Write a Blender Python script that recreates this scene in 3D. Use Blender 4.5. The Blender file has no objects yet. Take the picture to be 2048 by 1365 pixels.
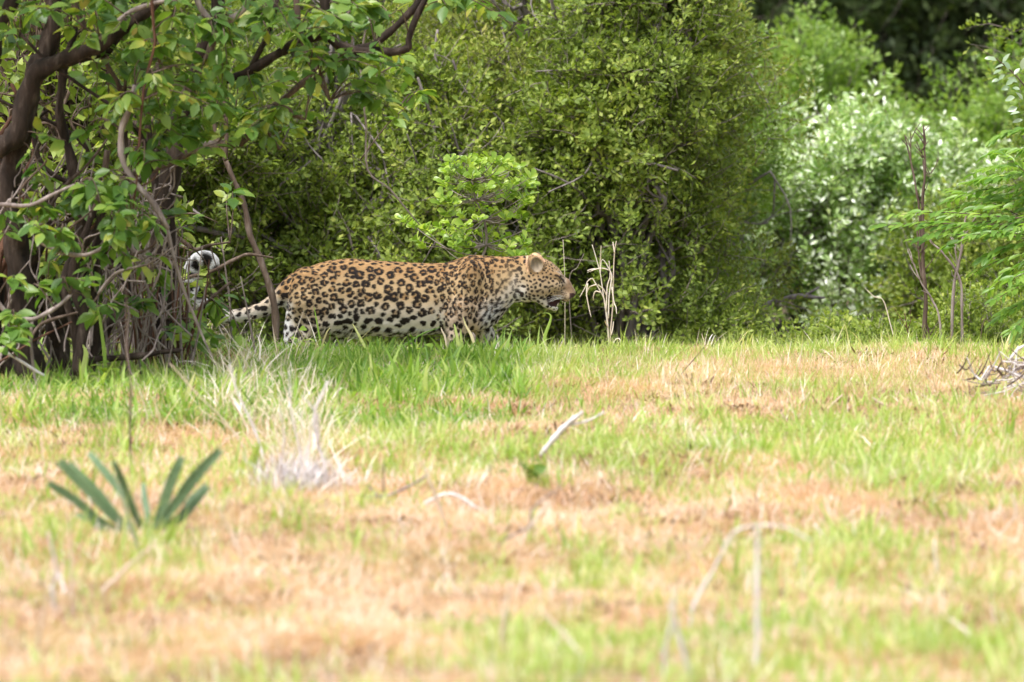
import bpy, math, random
import numpy as np
from mathutils import Vector, Matrix, Euler, noise as mnoise, kdtree

random.seed(7)
RNG = np.random.default_rng(7)
SC = bpy.context.scene
COL = SC.collection

# ---------------------------------------------------------------- camera
CAM_H = 1.8
PITCH = 3.5
LENS = 240.0
cam_d = bpy.data.cameras.new('camera')
cam_d.lens = LENS; cam_d.sensor_width = 36.0
cam_d.clip_start = 0.5; cam_d.clip_end = 2000
cam_d.dof.use_dof = True
cam_d.dof.focus_distance = 29.95
cam_d.dof.aperture_fstop = 4.4
cam_d.dof.aperture_blades = 7
cam = bpy.data.objects.new('camera', cam_d)
COL.objects.link(cam)
cam.location = (0, 0, CAM_H)
cam.rotation_euler = (math.radians(90 - PITCH), 0, 0)
SC.camera = cam

# ---------------------------------------------------------------- light
SUN_EL, SUN_AZ = 60.0, 220.0        # azimuth the light comes FROM, degrees from +Y clockwise
world = bpy.data.worlds.new('World'); SC.world = world
world.use_nodes = True
wn = world.node_tree.nodes; wl = world.node_tree.links
wn.clear()
sky = wn.new('ShaderNodeTexSky'); sky.sky_type = 'NISHITA'; sky.sun_disc = False
sky.sun_elevation = math.radians(SUN_EL); sky.sun_rotation = math.radians(SUN_AZ)
sky.air_density = 1.0; sky.dust_density = 2.5; sky.ozone_density = 1.0
hs = wn.new('ShaderNodeHueSaturation'); hs.inputs['Saturation'].default_value = 0.30
bg = wn.new('ShaderNodeBackground'); bg.inputs['Strength'].default_value = 0.15
wo = wn.new('ShaderNodeOutputWorld')
wl.new(sky.outputs[0], hs.inputs['Color']); wl.new(hs.outputs[0], bg.inputs['Color']); wl.new(bg.outputs[0], wo.inputs['Surface'])

sun_d = bpy.data.lights.new('sun', 'SUN'); sun_d.energy = 2.5
sun_d.angle = math.radians(12); sun_d.color = (1.0, 0.965, 0.92)
sun = bpy.data.objects.new('sun', sun_d); COL.objects.link(sun)
az, el = math.radians(SUN_AZ), math.radians(SUN_EL)
sdir = Vector((math.sin(az)*math.cos(el), math.cos(az)*math.cos(el), math.sin(el)))
sun.rotation_euler = sdir.to_track_quat('Z', 'Y').to_euler()
sun.location = (0, 0, 30)

SC.view_settings.view_transform = 'Standard'
SC.view_settings.look = 'None'
SC.view_settings.gamma = 1.0
SC.view_settings.exposure = 0.95
SC.view_settings.use_curve_mapping = False
SC.render.engine = 'CYCLES'
SC.cycles.max_bounces = 7
SC.cycles.diffuse_bounces = 3
SC.cycles.glossy_bounces = 2
SC.cycles.transmission_bounces = 4
SC.cycles.transparent_max_bounces = 4
SC.cycles.use_denoising = True
SC.cycles.caustics_reflective = False
SC.cycles.caustics_refractive = False

# ---------------------------------------------------------------- projection helpers (photograph pixels, 2048 x 1365)
PXR = 36.0/LENS/2048.0
SP, CP = math.sin(math.radians(PITCH)), math.cos(math.radians(PITCH))

def W(px, py, Y):
    """point at distance Y in front that shows at pixel px, py"""
    a = (px-1024.0)*PXR; b = (682.5-py)*PXR
    # ray: right a, up b, forward 1
    dx, dy, dz = a, CP + b*SP, -SP + b*CP
    s = Y/dy
    return np.array((dx*s, Y, CAM_H + dz*s))

def proj(x, y, z):
    zz = z-CAM_H
    f = y*CP - zz*SP; u = y*SP + zz*CP
    return 1024.0 + x/f/PXR, 682.5 - u/f/PXR

def PPM(Y): return 1.0/(PXR*Y)           # pixels per metre

FOOT = W(800, 808, 30)[2]

def sstep(a, b, x):
    t = np.clip((x-a)/(b-a), 0, 1); return t*t*(3-2*t)

def ground_z(x, y):
    x = np.asarray(x, float); y = np.asarray(y, float)
    crest = 28.3 + 0.15*np.sin(x*1.3+0.4) + 0.1*np.sin(x*2.9)
    lowered = FOOT - 0.00*y
    base = sstep(0, 1, (y-crest)/1.35)*lowered
    bump = 0.018*np.sin(x*2.1+1.3)*np.sin(y*1.7) + 0.012*np.sin(x*4.7-y*3.1) + 0.010*np.sin(y*5.3+x*1.1)
    far = sstep(31.2, 33.2, y)*-0.25 + sstep(60, 400, y)*2.0 + sstep(34, 60, y)*0.05*np.sin(x*0.3)
    near = sstep(0, 1, (14-y)/14)*-0.1
    fade = 1 - sstep(29.0, 30.0, y)*sstep(-3, -2.5, -np.abs(x))*0.7
    return base + bump*fade + far + near

def ground_hit(px, py):
    """distance at which the pixel's ray meets the ground in front of the crest"""
    lo, hi = 8.0, 28.4
    for _ in range(40):
        m = (lo+hi)/2
        p = W(px, py, m)
        if p[2] > float(ground_z(p[0], m)): lo = m
        else: hi = m
    return lo

# ---------------------------------------------------------------- object helpers
def link(o, parent=None):
    COL.objects.link(o)
    if parent is not None: o.parent = parent
    return o

def wloc(o):
    v = np.zeros(3)
    while o is not None:
        v += np.array(o.location); o = o.parent
    return v

def thing(name, label, cat, loc, group=None):
    o = bpy.data.objects.new(name, None)
    o.empty_display_size = 0.1
    o.location = tuple(float(c) for c in loc)
    o['label'] = label; o['category'] = cat
    if group: o['group'] = group
    COL.objects.link(o)
    return o

def mesh_from(name, V, quads=None, tris=None, mat=None, tint=None, smooth=True):
    V = np.ascontiguousarray(V, dtype=np.float32)
    me = bpy.data.meshes.new(name)
    nq = 0 if quads is None else len(quads); nt = 0 if tris is None else len(tris)
    me.vertices.add(len(V)); me.vertices.foreach_set('co', V.ravel())
    loops = []
    if nq: loops.append(np.asarray(quads, np.int32).ravel())
    if nt: loops.append(np.asarray(tris, np.int32).ravel())
    L = np.concatenate(loops)
    me.loops.add(len(L)); me.loops.foreach_set('vertex_index', L)
    me.polygons.add(nq+nt)
    st = np.concatenate([np.arange(nq)*4, nq*4+np.arange(nt)*3]).astype(np.int32)
    me.polygons.foreach_set('loop_start', st)
    me.update(calc_edges=True)
    me.validate()
    if smooth: me.polygons.foreach_set('use_smooth', np.ones(len(me.polygons), bool))
    if tint is not None:
        a = me.attributes.new('tint', 'FLOAT', 'POINT')
        a.data.foreach_set('value', np.asarray(tint, np.float32))
    if mat: me.materials.append(mat)
    return me

def obj(name, me, parent=None, kind=None, loc=None):
    o = bpy.data.objects.new(name, me)
    link(o, parent)
    if loc is not None: o.location = tuple(float(c) for c in loc)
    if kind: o['kind'] = kind
    return o

class MB:
    """collects geometry in world space and links it as one mesh object"""
    def __init__(self): self.V=[]; self.Q=[]; self.T=[]; self.t=[]; self.n=0
    def add(self, V, quads=None, tris=None, tint=None):
        V = np.asarray(V, float)
        if quads is not None and len(quads): self.Q.append(np.asarray(quads)+self.n)
        if tris is not None and len(tris): self.T.append(np.asarray(tris)+self.n)
        self.t.append(np.full(len(V), 0.5) if tint is None else np.broadcast_to(np.asarray(tint, float), (len(V),)))
        self.V.append(V); self.n += len(V)
    def tube(self, pts, radii, sides=6, smooth=3, wob=0.0, tint=None):
        P = np.asarray(pts, float)
        R = np.asarray(radii, float) if np.ndim(radii) else np.linspace(radii, radii*0.4, len(P))
        if len(R) != len(P): R = np.interp(np.linspace(0,1,len(P)), np.linspace(0,1,len(R)), R)
        if smooth > 1 and len(P) > 2:
            P, R = catmull(P, R, smooth)
        if wob:
            P = P + np.array([[mnoise.noise(Vector(p*6)+Vector((k*9,0,0))) for k in range(3)] for p in P])*wob
        n = len(P)
        T = np.gradient(P, axis=0); T /= np.linalg.norm(T, axis=1, keepdims=True)+1e-9
        up = np.array((0.13, 1.0, 0.21)); up = up/np.linalg.norm(up)
        A = np.cross(T, up); A /= np.linalg.norm(A, axis=1, keepdims=True)+1e-9
        B = np.cross(T, A)
        ang = np.arange(sides)*2*math.pi/sides
        ring = P[:,None,:] + R[:,None,None]*(np.cos(ang)[None,:,None]*A[:,None,:] + np.sin(ang)[None,:,None]*B[:,None,:])
        if wob:
            lump = 1+0.18*np.sin(np.arange(n)[:,None]*1.3+ang[None,:]*2)
            ring = P[:,None,:] + (ring-P[:,None,:])*lump[:,:,None]
        V = ring.reshape(-1,3)
        i = np.arange(n-1)[:,None]*sides; k = np.arange(sides)[None,:]; k2=(k+1)%sides
        Q = np.stack([i+k, i+k2, i+sides+k2, i+sides+k], -1).reshape(-1,4)
        V = np.vstack([V, P[-1:]+T[-1:]*R[-1], P[:1]])
        e = n*sides
        tr = [(e-sides+j, e-sides+(j+1)%sides, e) for j in range(sides)] + [((j+1)%sides, j, e+1) for j in range(sides)]
        self.add(V, Q, tr, tint)
    def build(self, name, mat, parent=None, kind=None, smooth=True):
        if not self.n: return None
        V = np.vstack(self.V)
        if parent is not None: V = V - wloc(parent)
        me = mesh_from(name, V, np.vstack(self.Q) if self.Q else None, np.vstack(self.T) if self.T else None, mat, np.concatenate(self.t), smooth)
        return obj(name, me, parent, kind)

def catmull(P, R, k):
    P0 = np.vstack([2*P[0]-P[1], P, 2*P[-1]-P[-2]])
    out=[]; ro=[]
    for i in range(len(P)-1):
        a,b,c,d = P0[i],P0[i+1],P0[i+2],P0[i+3]
        for t in np.arange(k)/k:
            out.append(0.5*((2*b)+(-a+c)*t+(2*a-5*b+4*c-d)*t*t+(-a+3*b-3*c+d)*t**3))
            ro.append(R[i]*(1-t)+R[i+1]*t)
    out.append(P[-1]); ro.append(R[-1])
    return np.array(out), np.array(ro)

# leaf templates: x along the leaf 0..1, y across -0.5..0.5, z up
def leaf_template(kind):
    if kind == 'small':
        V = [(0,0,0),(.55,.5,.0),(.55,0,-.09),(.55,-.5,.0),(1,0,-.06)]
        T = [(0,2,1),(0,3,2),(1,2,4),(2,3,4)]
        return np.array(V, float), np.array(T)
    st = {'ovate': [(0,0),(.2,.62),(.42,1.0),(.68,.8),(.88,.38),(1,0)],
          'obovate': [(0,0),(.25,.35),(.55,.8),(.8,1.0),(.95,.6),(1,0)],
          'narrow': [(0,0),(.2,.8),(.5,1.0),(.8,.75),(1,0)]}[kind]
    V=[(0,0,0)]; T=[]
    prev=None
    for (t,w) in st[1:-1]:
        dz = -.16*t*t
        i=len(V)
        V += [(t,w*.5,dz+.07*w),(t,0,dz-.02),(t,-w*.5,dz+.07*w)]
        if prev is None: T += [(0,i+1,i),(0,i+2,i+1)]
        else:
            p=prev; T += [(p,p+1,i),(p+1,i+1,i),(p+1,p+2,i+1),(p+2,i+2,i+1)]
        prev=i
    V.append((1,0,-.2)); e=len(V)-1; p=prev
    T += [(p,p+1,e),(p+1,p+2,e)]
    return np.array(V,float), np.array(T)

def frames(D, N):
    D = D/(np.linalg.norm(D,axis=1,keepdims=True)+1e-9)
    S = np.cross(N, D); S /= (np.linalg.norm(S,axis=1,keepdims=True)+1e-9)
    Nn = np.cross(D, S)
    return D, S, Nn

def add_leaves(mb, kind, P, D, N, L, Wd, tint=None):
    P=np.asarray(P,float); n=len(P)
    if n==0: return
    tv,tt = leaf_template(kind)
    D,S,Nn = frames(np.asarray(D,float), np.asarray(N,float))
    L=np.broadcast_to(L,(n,)); Wd=np.broadcast_to(Wd,(n,))
    V = P[:,None,:] + tv[None,:,0,None]*D[:,None,:]*L[:,None,None] + tv[None,:,1,None]*S[:,None,:]*Wd[:,None,None] + tv[None,:,2,None]*Nn[:,None,:]*L[:,None,None]
    T = (tt[None,:,:] + (np.arange(n)*len(tv))[:,None,None]).reshape(-1,3)
    ti = RNG.random(n) if tint is None else np.asarray(tint)
    mb.add(V.reshape(-1,3), None, T, np.repeat(ti, len(tv)))

def add_blades(mb, P, H, Wd, az, lean, curl, nseg=3, tint=None):
    """grass blades: root P, height H, width Wd, azimuth az, lean angle and curl (radians)"""
    P=np.asarray(P,float); n=len(P)
    bx=np.stack([np.cos(az),np.sin(az),np.zeros(n)],1)
    side=np.stack([-np.sin(az),np.cos(az),np.zeros(n)],1)
    tw = RNG.uniform(-1,1,n)[:,None]
    side = side*np.cos(tw) + bx*np.sin(tw)
    pts=[P]; cur=P.copy()
    for s in range(nseg):
        a = lean + curl*(s+0.5)/nseg
        d = bx*np.sin(a)[:,None] + np.array((0,0,1.0))[None,:]*np.cos(a)[:,None]
        cur = cur + d*(H/nseg)[:,None]; pts.append(cur)
    V=[]
    wf=[0.8,1.0,0.75,0.45,0.3]
    for s in range(nseg):
        w=(Wd*wf[s]*0.5)[:,None]
        V += [pts[s]-side*w, pts[s]+side*w]
    V.append(pts[nseg])
    V=np.stack(V,1); m=V.shape[1]
    base=(np.arange(n)*m)[:,None]
    Q=np.concatenate([base+np.array([[2*s,2*s+1,2*s+3,2*s+2]]) for s in range(nseg-1)],0)
    T=base+np.array([[2*nseg-2,2*nseg-1,2*nseg]])
    ti = RNG.random(n) if tint is None else np.asarray(tint)
    mb.add(V.reshape(-1,3), Q, T, np.repeat(ti,m))

# ---------------------------------------------------------------- materials
def new_mat(name):
    m = bpy.data.materials.new(name); m.use_nodes=True
    m.node_tree.nodes.clear()
    return m, m.node_tree.nodes, m.node_tree.links

def ramp(nodes, stops):
    r = nodes.new('ShaderNodeValToRGB')
    el = r.color_ramp.elements
    while len(el) < len(stops): el.new(0.5)
    for e,(p,c) in zip(el, stops):
        e.position=p; e.color=(c[0],c[1],c[2],1)
    return r

def leaf_mat(name, stops, rough=0.4, trans=0.35, spec=0.5, noise_scale=6.0, coat=0.0):
    m,n,l = new_mat(name)
    at = n.new('ShaderNodeAttribute'); at.attribute_name='tint'
    oi = n.new('ShaderNodeObjectInfo')
    ad = n.new('ShaderNodeMath'); ad.operation='ADD'
    l.new(at.outputs['Fac'], ad.inputs[0]); l.new(oi.outputs['Random'], ad.inputs[1])
    fr = n.new('ShaderNodeMath'); fr.operation='FRACT'; l.new(ad.outputs[0], fr.inputs[0])
    geo = n.new('ShaderNodeNewGeometry')
    no = n.new('ShaderNodeTexNoise'); no.inputs['Scale'].default_value=noise_scale; no.inputs['Detail'].default_value=2
    l.new(geo.outputs['Position'], no.inputs['Vector'])
    mx = n.new('ShaderNodeMath'); mx.operation='MULTIPLY_ADD'; mx.inputs[1].default_value=0.65; mx.use_clamp=True
    l.new(fr.outputs[0], mx.inputs[0])
    ns = n.new('ShaderNodeMath'); ns.operation='MULTIPLY_ADD'; ns.inputs[1].default_value=0.9; ns.inputs[2].default_value=-0.28
    l.new(no.outputs['Fac'], ns.inputs[0]); l.new(ns.outputs[0], mx.inputs[2])
    r = ramp(n, stops); l.new(mx.outputs[0], r.inputs[0])
    pb = n.new('ShaderNodeBsdfPrincipled'); pb.inputs['Roughness'].default_value=rough
    pb.inputs['Specular IOR Level'].default_value=spec
    pb.inputs['Coat Weight'].default_value=coat; pb.inputs['Coat Roughness'].default_value=0.25
    l.new(r.outputs[0], pb.inputs['Base Color'])
    tb = n.new('ShaderNodeBsdfTranslucent')
    tc = n.new('ShaderNodeMixRGB'); tc.blend_type='MULTIPLY'; tc.inputs[0].default_value=1
    tc.inputs[2].default_value=(1.5,1.6,0.7,1)
    l.new(r.outputs[0], tc.inputs[1]); l.new(tc.outputs[0], tb.inputs['Color'])
    ms = n.new('ShaderNodeMixShader'); ms.inputs[0].default_value=trans
    l.new(pb.outputs[0], ms.inputs[1]); l.new(tb.outputs[0], ms.inputs[2])
    o = n.new('ShaderNodeOutputMaterial'); l.new(ms.outputs[0], o.inputs['Surface'])
    return m

def bark_mat(name, stops, scale=30.0, rough=0.85, bump=0.4):
    m,n,l = new_mat(name)
    geo = n.new('ShaderNodeNewGeometry')
    mp = n.new('ShaderNodeMapping'); mp.inputs['Scale'].default_value=(1,1,0.22)
    l.new(geo.outputs['Position'], mp.inputs['Vector'])
    no = n.new('ShaderNodeTexNoise'); no.inputs['Scale'].default_value=scale; no.inputs['Detail'].default_value=5; no.inputs['Roughness'].default_value=0.65
    l.new(mp.outputs[0], no.inputs['Vector'])
    r = ramp(n, stops); l.new(no.outputs['Fac'], r.inputs[0])
    pb = n.new('ShaderNodeBsdfPrincipled'); pb.inputs['Roughness'].default_value=rough; pb.inputs['Specular IOR Level'].default_value=0.25
    l.new(r.outputs[0], pb.inputs['Base Color'])
    bp = n.new('ShaderNodeBump'); bp.inputs['Strength'].default_value=bump; bp.inputs['Distance'].default_value=0.01
    l.new(no.outputs['Fac'], bp.inputs['Height']); l.new(bp.outputs[0], pb.inputs['Normal'])
    o = n.new('ShaderNodeOutputMaterial'); l.new(pb.outputs[0], o.inputs['Surface'])
    return m

M = {}
M['leaf_tree']  = leaf_mat('tree_leaf', [(0,(.045,.11,.018)),(.4,(.095,.19,.03)),(.72,(.19,.29,.045)),(.92,(.42,.42,.08)),(1,(.5,.42,.12))], 0.42, .38, .5)
M['leaf_bush']  = leaf_mat('bush_leaf', [(0,(.065,.10,.016)),(.35,(.155,.22,.036)),(.7,(.29,.37,.07)),(1,(.48,.50,.12))], 0.5, .35, .35, 3.0)
M['leaf_olive'] = leaf_mat('olive_bush_leaf', [(0,(.09,.12,.02)),(.45,(.205,.255,.045)),(.8,(.33,.37,.08)),(1,(.46,.41,.14))], 0.55, .32, .3, 3.0)
M['leaf_pale']  = leaf_mat('pale_bush_leaf', [(0,(.11,.20,.03)),(.5,(.22,.34,.06)),(1,(.38,.48,.12))], 0.4, .4, .5, 3.0)
M['leaf_silver']= leaf_mat('painted_shine_leaf', [(0,(.13,.24,.05)),(.4,(.27,.40,.11)),(.6,(.45,.58,.25)),(.70,(.82,.87,.74)),(1,(.88,.9,.85))], 0.25, .3, .8, 4.0)  # whitish end of the ramp paints sky reflections into the leaf colour
M['leaf_dark']  = leaf_mat('far_tree_leaf', [(0,(.018,.035,.010)),(.5,(.045,.075,.018)),(1,(.11,.15,.04))], 0.55, .25, .3, 1.2)
M['leaf_fresh'] = leaf_mat('sapling_leaf', [(0,(.12,.21,.025)),(.45,(.25,.38,.05)),(.8,(.40,.51,.09)),(1,(.64,.64,.22))], 0.35, .42, .5)
M['leaf_pinnate']= leaf_mat('pinnate_leaf', [(0,(.09,.20,.035)),(.5,(.17,.31,.05)),(.9,(.27,.41,.08)),(1,(.40,.48,.12))], 0.4, .42, .5)
M['leaf_grey']  = leaf_mat('grey_green_leaf', [(0,(.18,.28,.15)),(1,(.42,.50,.38))], 0.3, .3, .6)
M['frond']      = leaf_mat('frond_leaf', [(0,(.10,.17,.085)),(.6,(.18,.28,.15)),(1,(.31,.40,.25))], 0.4, .2, .5)
M['grass_green']= leaf_mat('green_grass', [(0,(.20,.32,.06)),(.4,(.33,.45,.11)),(.7,(.48,.56,.20)),(.85,(.64,.60,.35)),(1,(.76,.62,.48))], 0.5, .4, .3, 2.5)
M['grass_lush'] = leaf_mat('lush_grass', [(0,(.06,.13,.02)),(.3,(.15,.28,.04)),(.6,(.27,.41,.08)),(.82,(.44,.50,.17)),(1,(.62,.54,.34))], 0.5, .4, .3, 2.5)
M['grass_dry']  = leaf_mat('dry_grass', [(0,(.20,.12,.085)),(.2,(.46,.28,.19)),(.45,(.66,.45,.33)),(.75,(.76,.60,.49)),(1,(.82,.76,.72))], 0.7, .3, .15, 1.2)
M['litter']     = leaf_mat('leaf_litter', [(0,(.06,.035,.022)),(.4,(.20,.12,.075)),(.75,(.40,.26,.18)),(1,(.58,.48,.42))], 0.8, .1, .15, 2)
M['straw']      = leaf_mat('straw', [(0,(.55,.42,.33)),(.5,(.72,.62,.54)),(1,(.82,.76,.74))], 0.6, .2, .3, 5)
M['bark_dark']  = bark_mat('dark_bark', [(.3,(.010,.007,.005)),(.54,(.034,.023,.017)),(.76,(.11,.085,.07))], 26, .9, .9)
M['bark_brown'] = bark_mat('brown_bark', [(.3,(.05,.032,.024)),(.55,(.12,.085,.065)),(.78,(.26,.21,.18))], 40)
M['bark_grey']  = bark_mat('grey_bark', [(.3,(.13,.10,.09)),(.55,(.28,.23,.21)),(.8,(.48,.42,.40))], 40)
M['bark_pale']  = bark_mat('bleached_wood', [(.3,(.45,.41,.40)),(.6,(.70,.65,.65)),(.85,(.82,.79,.80))], 40)
M['twig_lilac'] = bark_mat('dead_twig', [(.3,(.13,.105,.10)),(.6,(.27,.235,.235)),(.8,(.44,.40,.41))], 30)
M['bark_red']   = bark_mat('reddish_stem', [(.3,(.05,.022,.014)),(.6,(.14,.07,.045)),(.8,(.26,.17,.125))], 50)

def ground_mat():
    m,n,l = new_mat('savanna_ground')
    geo = n.new('ShaderNodeNewGeometry')
    def nz(s,d=4,r=.6):
        k=n.new('ShaderNodeTexNoise'); k.inputs['Scale'].default_value=s; k.inputs['Detail'].default_value=d; k.inputs['Roughness'].default_value=r
        l.new(geo.outputs['Position'],k.inputs['Vector']); return k
    a=nz(28); b=nz(1.1); c=nz(110,3)
    r1=ramp(n,[(.3,(.20,.12,.07)),(.5,(.48,.31,.19)),(.72,(.68,.50,.35))]); l.new(a.outputs['Fac'],r1.inputs[0])
    r2=ramp(n,[(.3,(.12,.15,.03)),(.7,(.30,.36,.08))]); l.new(c.outputs['Fac'],r2.inputs[0])
    f=ramp(n,[(.52,(0,0,0)),(.68,(1,1,1))]); l.new(b.outputs['Fac'],f.inputs[0])
    mx=n.new('ShaderNodeMixRGB'); l.new(f.outputs[0],mx.inputs[0]); l.new(r1.outputs[0],mx.inputs[1]); l.new(r2.outputs[0],mx.inputs[2])
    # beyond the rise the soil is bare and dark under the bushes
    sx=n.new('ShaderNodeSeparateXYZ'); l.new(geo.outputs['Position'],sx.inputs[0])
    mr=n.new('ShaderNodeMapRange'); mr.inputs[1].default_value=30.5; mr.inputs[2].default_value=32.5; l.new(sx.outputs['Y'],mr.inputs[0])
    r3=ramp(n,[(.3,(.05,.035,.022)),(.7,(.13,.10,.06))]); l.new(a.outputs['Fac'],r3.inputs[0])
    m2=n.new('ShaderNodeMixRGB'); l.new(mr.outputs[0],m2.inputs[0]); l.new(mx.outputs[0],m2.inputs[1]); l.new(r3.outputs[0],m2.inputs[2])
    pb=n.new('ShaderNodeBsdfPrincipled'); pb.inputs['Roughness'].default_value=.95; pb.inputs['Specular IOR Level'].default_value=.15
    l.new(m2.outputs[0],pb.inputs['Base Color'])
    bp=n.new('ShaderNodeBump'); bp.inputs['Strength'].default_value=.8; bp.inputs['Distance'].default_value=.02
    l.new(a.outputs['Fac'],bp.inputs['Height']); l.new(bp.outputs[0],pb.inputs['Normal'])
    o=n.new('ShaderNodeOutputMaterial'); l.new(pb.outputs[0],o.inputs['Surface'])
    return m
M['ground']=ground_mat()

def attr_mat(name, attr='coat', rough=0.75, spec=0.2, sheen=0.15):
    m,n,l=new_mat(name)
    a=n.new('ShaderNodeAttribute'); a.attribute_name=attr
    pb=n.new('ShaderNodeBsdfPrincipled'); pb.inputs['Roughness'].default_value=rough; pb.inputs['Specular IOR Level'].default_value=spec
    pb.inputs['Sheen Weight'].default_value=sheen
    geo=n.new('ShaderNodeNewGeometry'); no=n.new('ShaderNodeTexNoise'); no.inputs['Scale'].default_value=320; no.inputs['Detail'].default_value=3
    mp=n.new('ShaderNodeMapping'); mp.inputs['Scale'].default_value=(.35,1,1)
    l.new(geo.outputs['Position'],mp.inputs['Vector']); l.new(mp.outputs[0],no.inputs['Vector'])
    bp=n.new('ShaderNodeBump'); bp.inputs['Strength'].default_value=.35; bp.inputs['Distance'].default_value=.003
    l.new(no.outputs['Fac'],bp.inputs['Height']); l.new(bp.outputs[0],pb.inputs['Normal'])
    l.new(a.outputs['Color'],pb.inputs['Base Color'])
    o=n.new('ShaderNodeOutputMaterial'); l.new(pb.outputs[0],o.inputs['Surface'])
    return m

def plain_mat(name, col, rough=.5, spec=.5):
    m,n,l=new_mat(name)
    geo=n.new('ShaderNodeNewGeometry'); no=n.new('ShaderNodeTexNoise'); no.inputs['Scale'].default_value=150
    l.new(geo.outputs['Position'],no.inputs['Vector'])
    r=ramp(n,[(.3,tuple(c*.8 for c in col)),(.7,col)]); l.new(no.outputs['Fac'],r.inputs[0])
    pb=n.new('ShaderNodeBsdfPrincipled'); pb.inputs['Roughness'].default_value=rough; pb.inputs['Specular IOR Level'].default_value=spec
    l.new(r.outputs[0],pb.inputs['Base Color'])
    o=n.new('ShaderNodeOutputMaterial'); l.new(pb.outputs[0],o.inputs['Surface'])
    return m

# ---------------------------------------------------------------- instanced stuff (geometry nodes)
def proto_collection(name, meshes):
    c = bpy.data.collections.new(name)
    for i,me in enumerate(meshes):
        o = bpy.data.objects.new('%s_%02d'%(name,i), me); c.objects.link(o)
    return c

def scatter(name, P, rot, scl, idx, coll, parent=None, kind='stuff'):
    P=np.asarray(P,np.float32)
    if parent is not None: P = (P - wloc(parent)).astype(np.float32)
    me=bpy.data.meshes.new(name); me.vertices.add(len(P)); me.vertices.foreach_set('co',np.ascontiguousarray(P).ravel())
    a=me.attributes.new('rot','FLOAT_VECTOR','POINT'); a.data.foreach_set('vector',np.ascontiguousarray(rot,dtype=np.float32).ravel())
    a=me.attributes.new('scl','FLOAT','POINT'); a.data.foreach_set('value',np.ascontiguousarray(scl,dtype=np.float32))
    a=me.attributes.new('idx','INT','POINT'); a.data.foreach_set('value',np.ascontiguousarray(idx,dtype=np.int32))
    o=obj(name,me,parent,kind)
    ng=bpy.data.node_groups.new(name+'_scatter','GeometryNodeTree')
    ng.interface.new_socket('Geometry',in_out='INPUT',socket_type='NodeSocketGeometry')
    ng.interface.new_socket('Geometry',in_out='OUTPUT',socket_type='NodeSocketGeometry')
    n=ng.nodes; l=ng.links
    gi=n.new('NodeGroupInput'); go=n.new('NodeGroupOutput')
    ci=n.new('GeometryNodeCollectionInfo'); ci.inputs['Collection'].default_value=coll
    ci.inputs['Separate Children'].default_value=True; ci.inputs['Reset Children'].default_value=True
    ip=n.new('GeometryNodeInstanceOnPoints'); ip.inputs['Pick Instance'].default_value=True
    def na(nm,t):
        k=n.new('GeometryNodeInputNamedAttribute'); k.data_type=t; k.inputs['Name'].default_value=nm; return k
    ri=na('rot','FLOAT_VECTOR'); si=na('scl','FLOAT'); ii=na('idx','INT')
    er=n.new('FunctionNodeEulerToRotation')
    l.new(gi.outputs[0],ip.inputs['Points']); l.new(ci.outputs[0],ip.inputs['Instance'])
    l.new(ii.outputs['Attribute'],ip.inputs['Instance Index'])
    l.new(ri.outputs['Attribute'],er.inputs[0]); l.new(er.outputs[0],ip.inputs['Rotation'])
    l.new(si.outputs['Attribute'],ip.inputs['Scale'])
    l.new(ip.outputs[0],go.inputs[0])
    md=o.modifiers.new('scatter','NODES'); md.node_group=ng
    return o

def dirs_to_euler(D):
    """euler (xyz) turning +Z to D with random spin"""
    D=D/(np.linalg.norm(D,axis=1,keepdims=True)+1e-9)
    out=np.empty_like(D)
    for i,d in enumerate(D):
        q=Vector(d).to_track_quat('Z','Y') @ Euler((0,0,random.uniform(0,6.283))).to_quaternion()
        e=q.to_euler('XYZ'); out[i]=(e.x,e.y,e.z)
    return out

# ================================================================ GROUND
def build_ground():
    xs=np.unique(np.concatenate([np.linspace(-400,-12,14),np.linspace(-12,12,161),np.linspace(12,400,14)]))
    ys=np.unique(np.concatenate([np.linspace(-60,8,12),np.linspace(8,36,225),np.linspace(36,80,40),np.linspace(80,900,24)]))
    X,Y=np.meshgrid(xs,ys,indexing='xy')
    Z=ground_z(X,Y)
    V=np.stack([X,Y,Z],-1).reshape(-1,3)
    nx,ny=len(xs),len(ys)
    i=np.arange(ny-1)[:,None]*nx+np.arange(nx-1)[None,:]
    Q=np.stack([i,i+1,i+nx+1,i+nx],-1).reshape(-1,4)
    me=mesh_from('ground',V,Q,None,M['ground'])
    obj('ground',me,None,'structure')
build_ground()

# ================================================================ GRASS
def green_weight(px,py,x,y):
    g=np.full(px.shape,0.27)
    def el(cx,cy,rx,ry,w):
        w=w*.9
        return w*np.exp(-(((px-cx)/rx)**2+((py-cy)/ry)**2))
    for e in [(700,760,420,75,1.1),(150,790,260,60,.7),(1050,730,260,28,.7),(1500,700,700,26,.75),(1850,900,330,62,.9),(1550,860,200,35,.4),
              (1620,1150,190,70,.8),(1230,1180,130,60,.55),(1950,1130,140,60,.6),(1150,900,150,55,.5),(880,930,120,40,.35),(450,1000,60,60,.4),
              (1330,900,220,45,.45),(700,890,260,40,.4),(1500,1290,320,70,.5),(1080,1340,70,60,.5),(250,920,330,45,.45),(330,1130,120,50,.45),(1950,1300,170,70,.5),(60,1000,90,80,.35)]:
        g+=el(*e)
    for e in [(1350,790,330,42,.5),(1800,750,300,26,.45),(780,1130,420,90,.3),(250,1270,380,80,.35),(700,1280,250,80,.2)]:
        g-=el(*e)
    nz=np.array([mnoise.noise(Vector((a*1.9,b*0.9,3.3))) + .9*mnoise.noise(Vector((a*5.1,b*3.6,9.3))) for a,b in zip(x,y)])
    return np.clip((g+nz*0.85-.05)**1 if False else np.maximum(g+nz*0.62-.05,0)**1.15,0.02,1.4)

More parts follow.
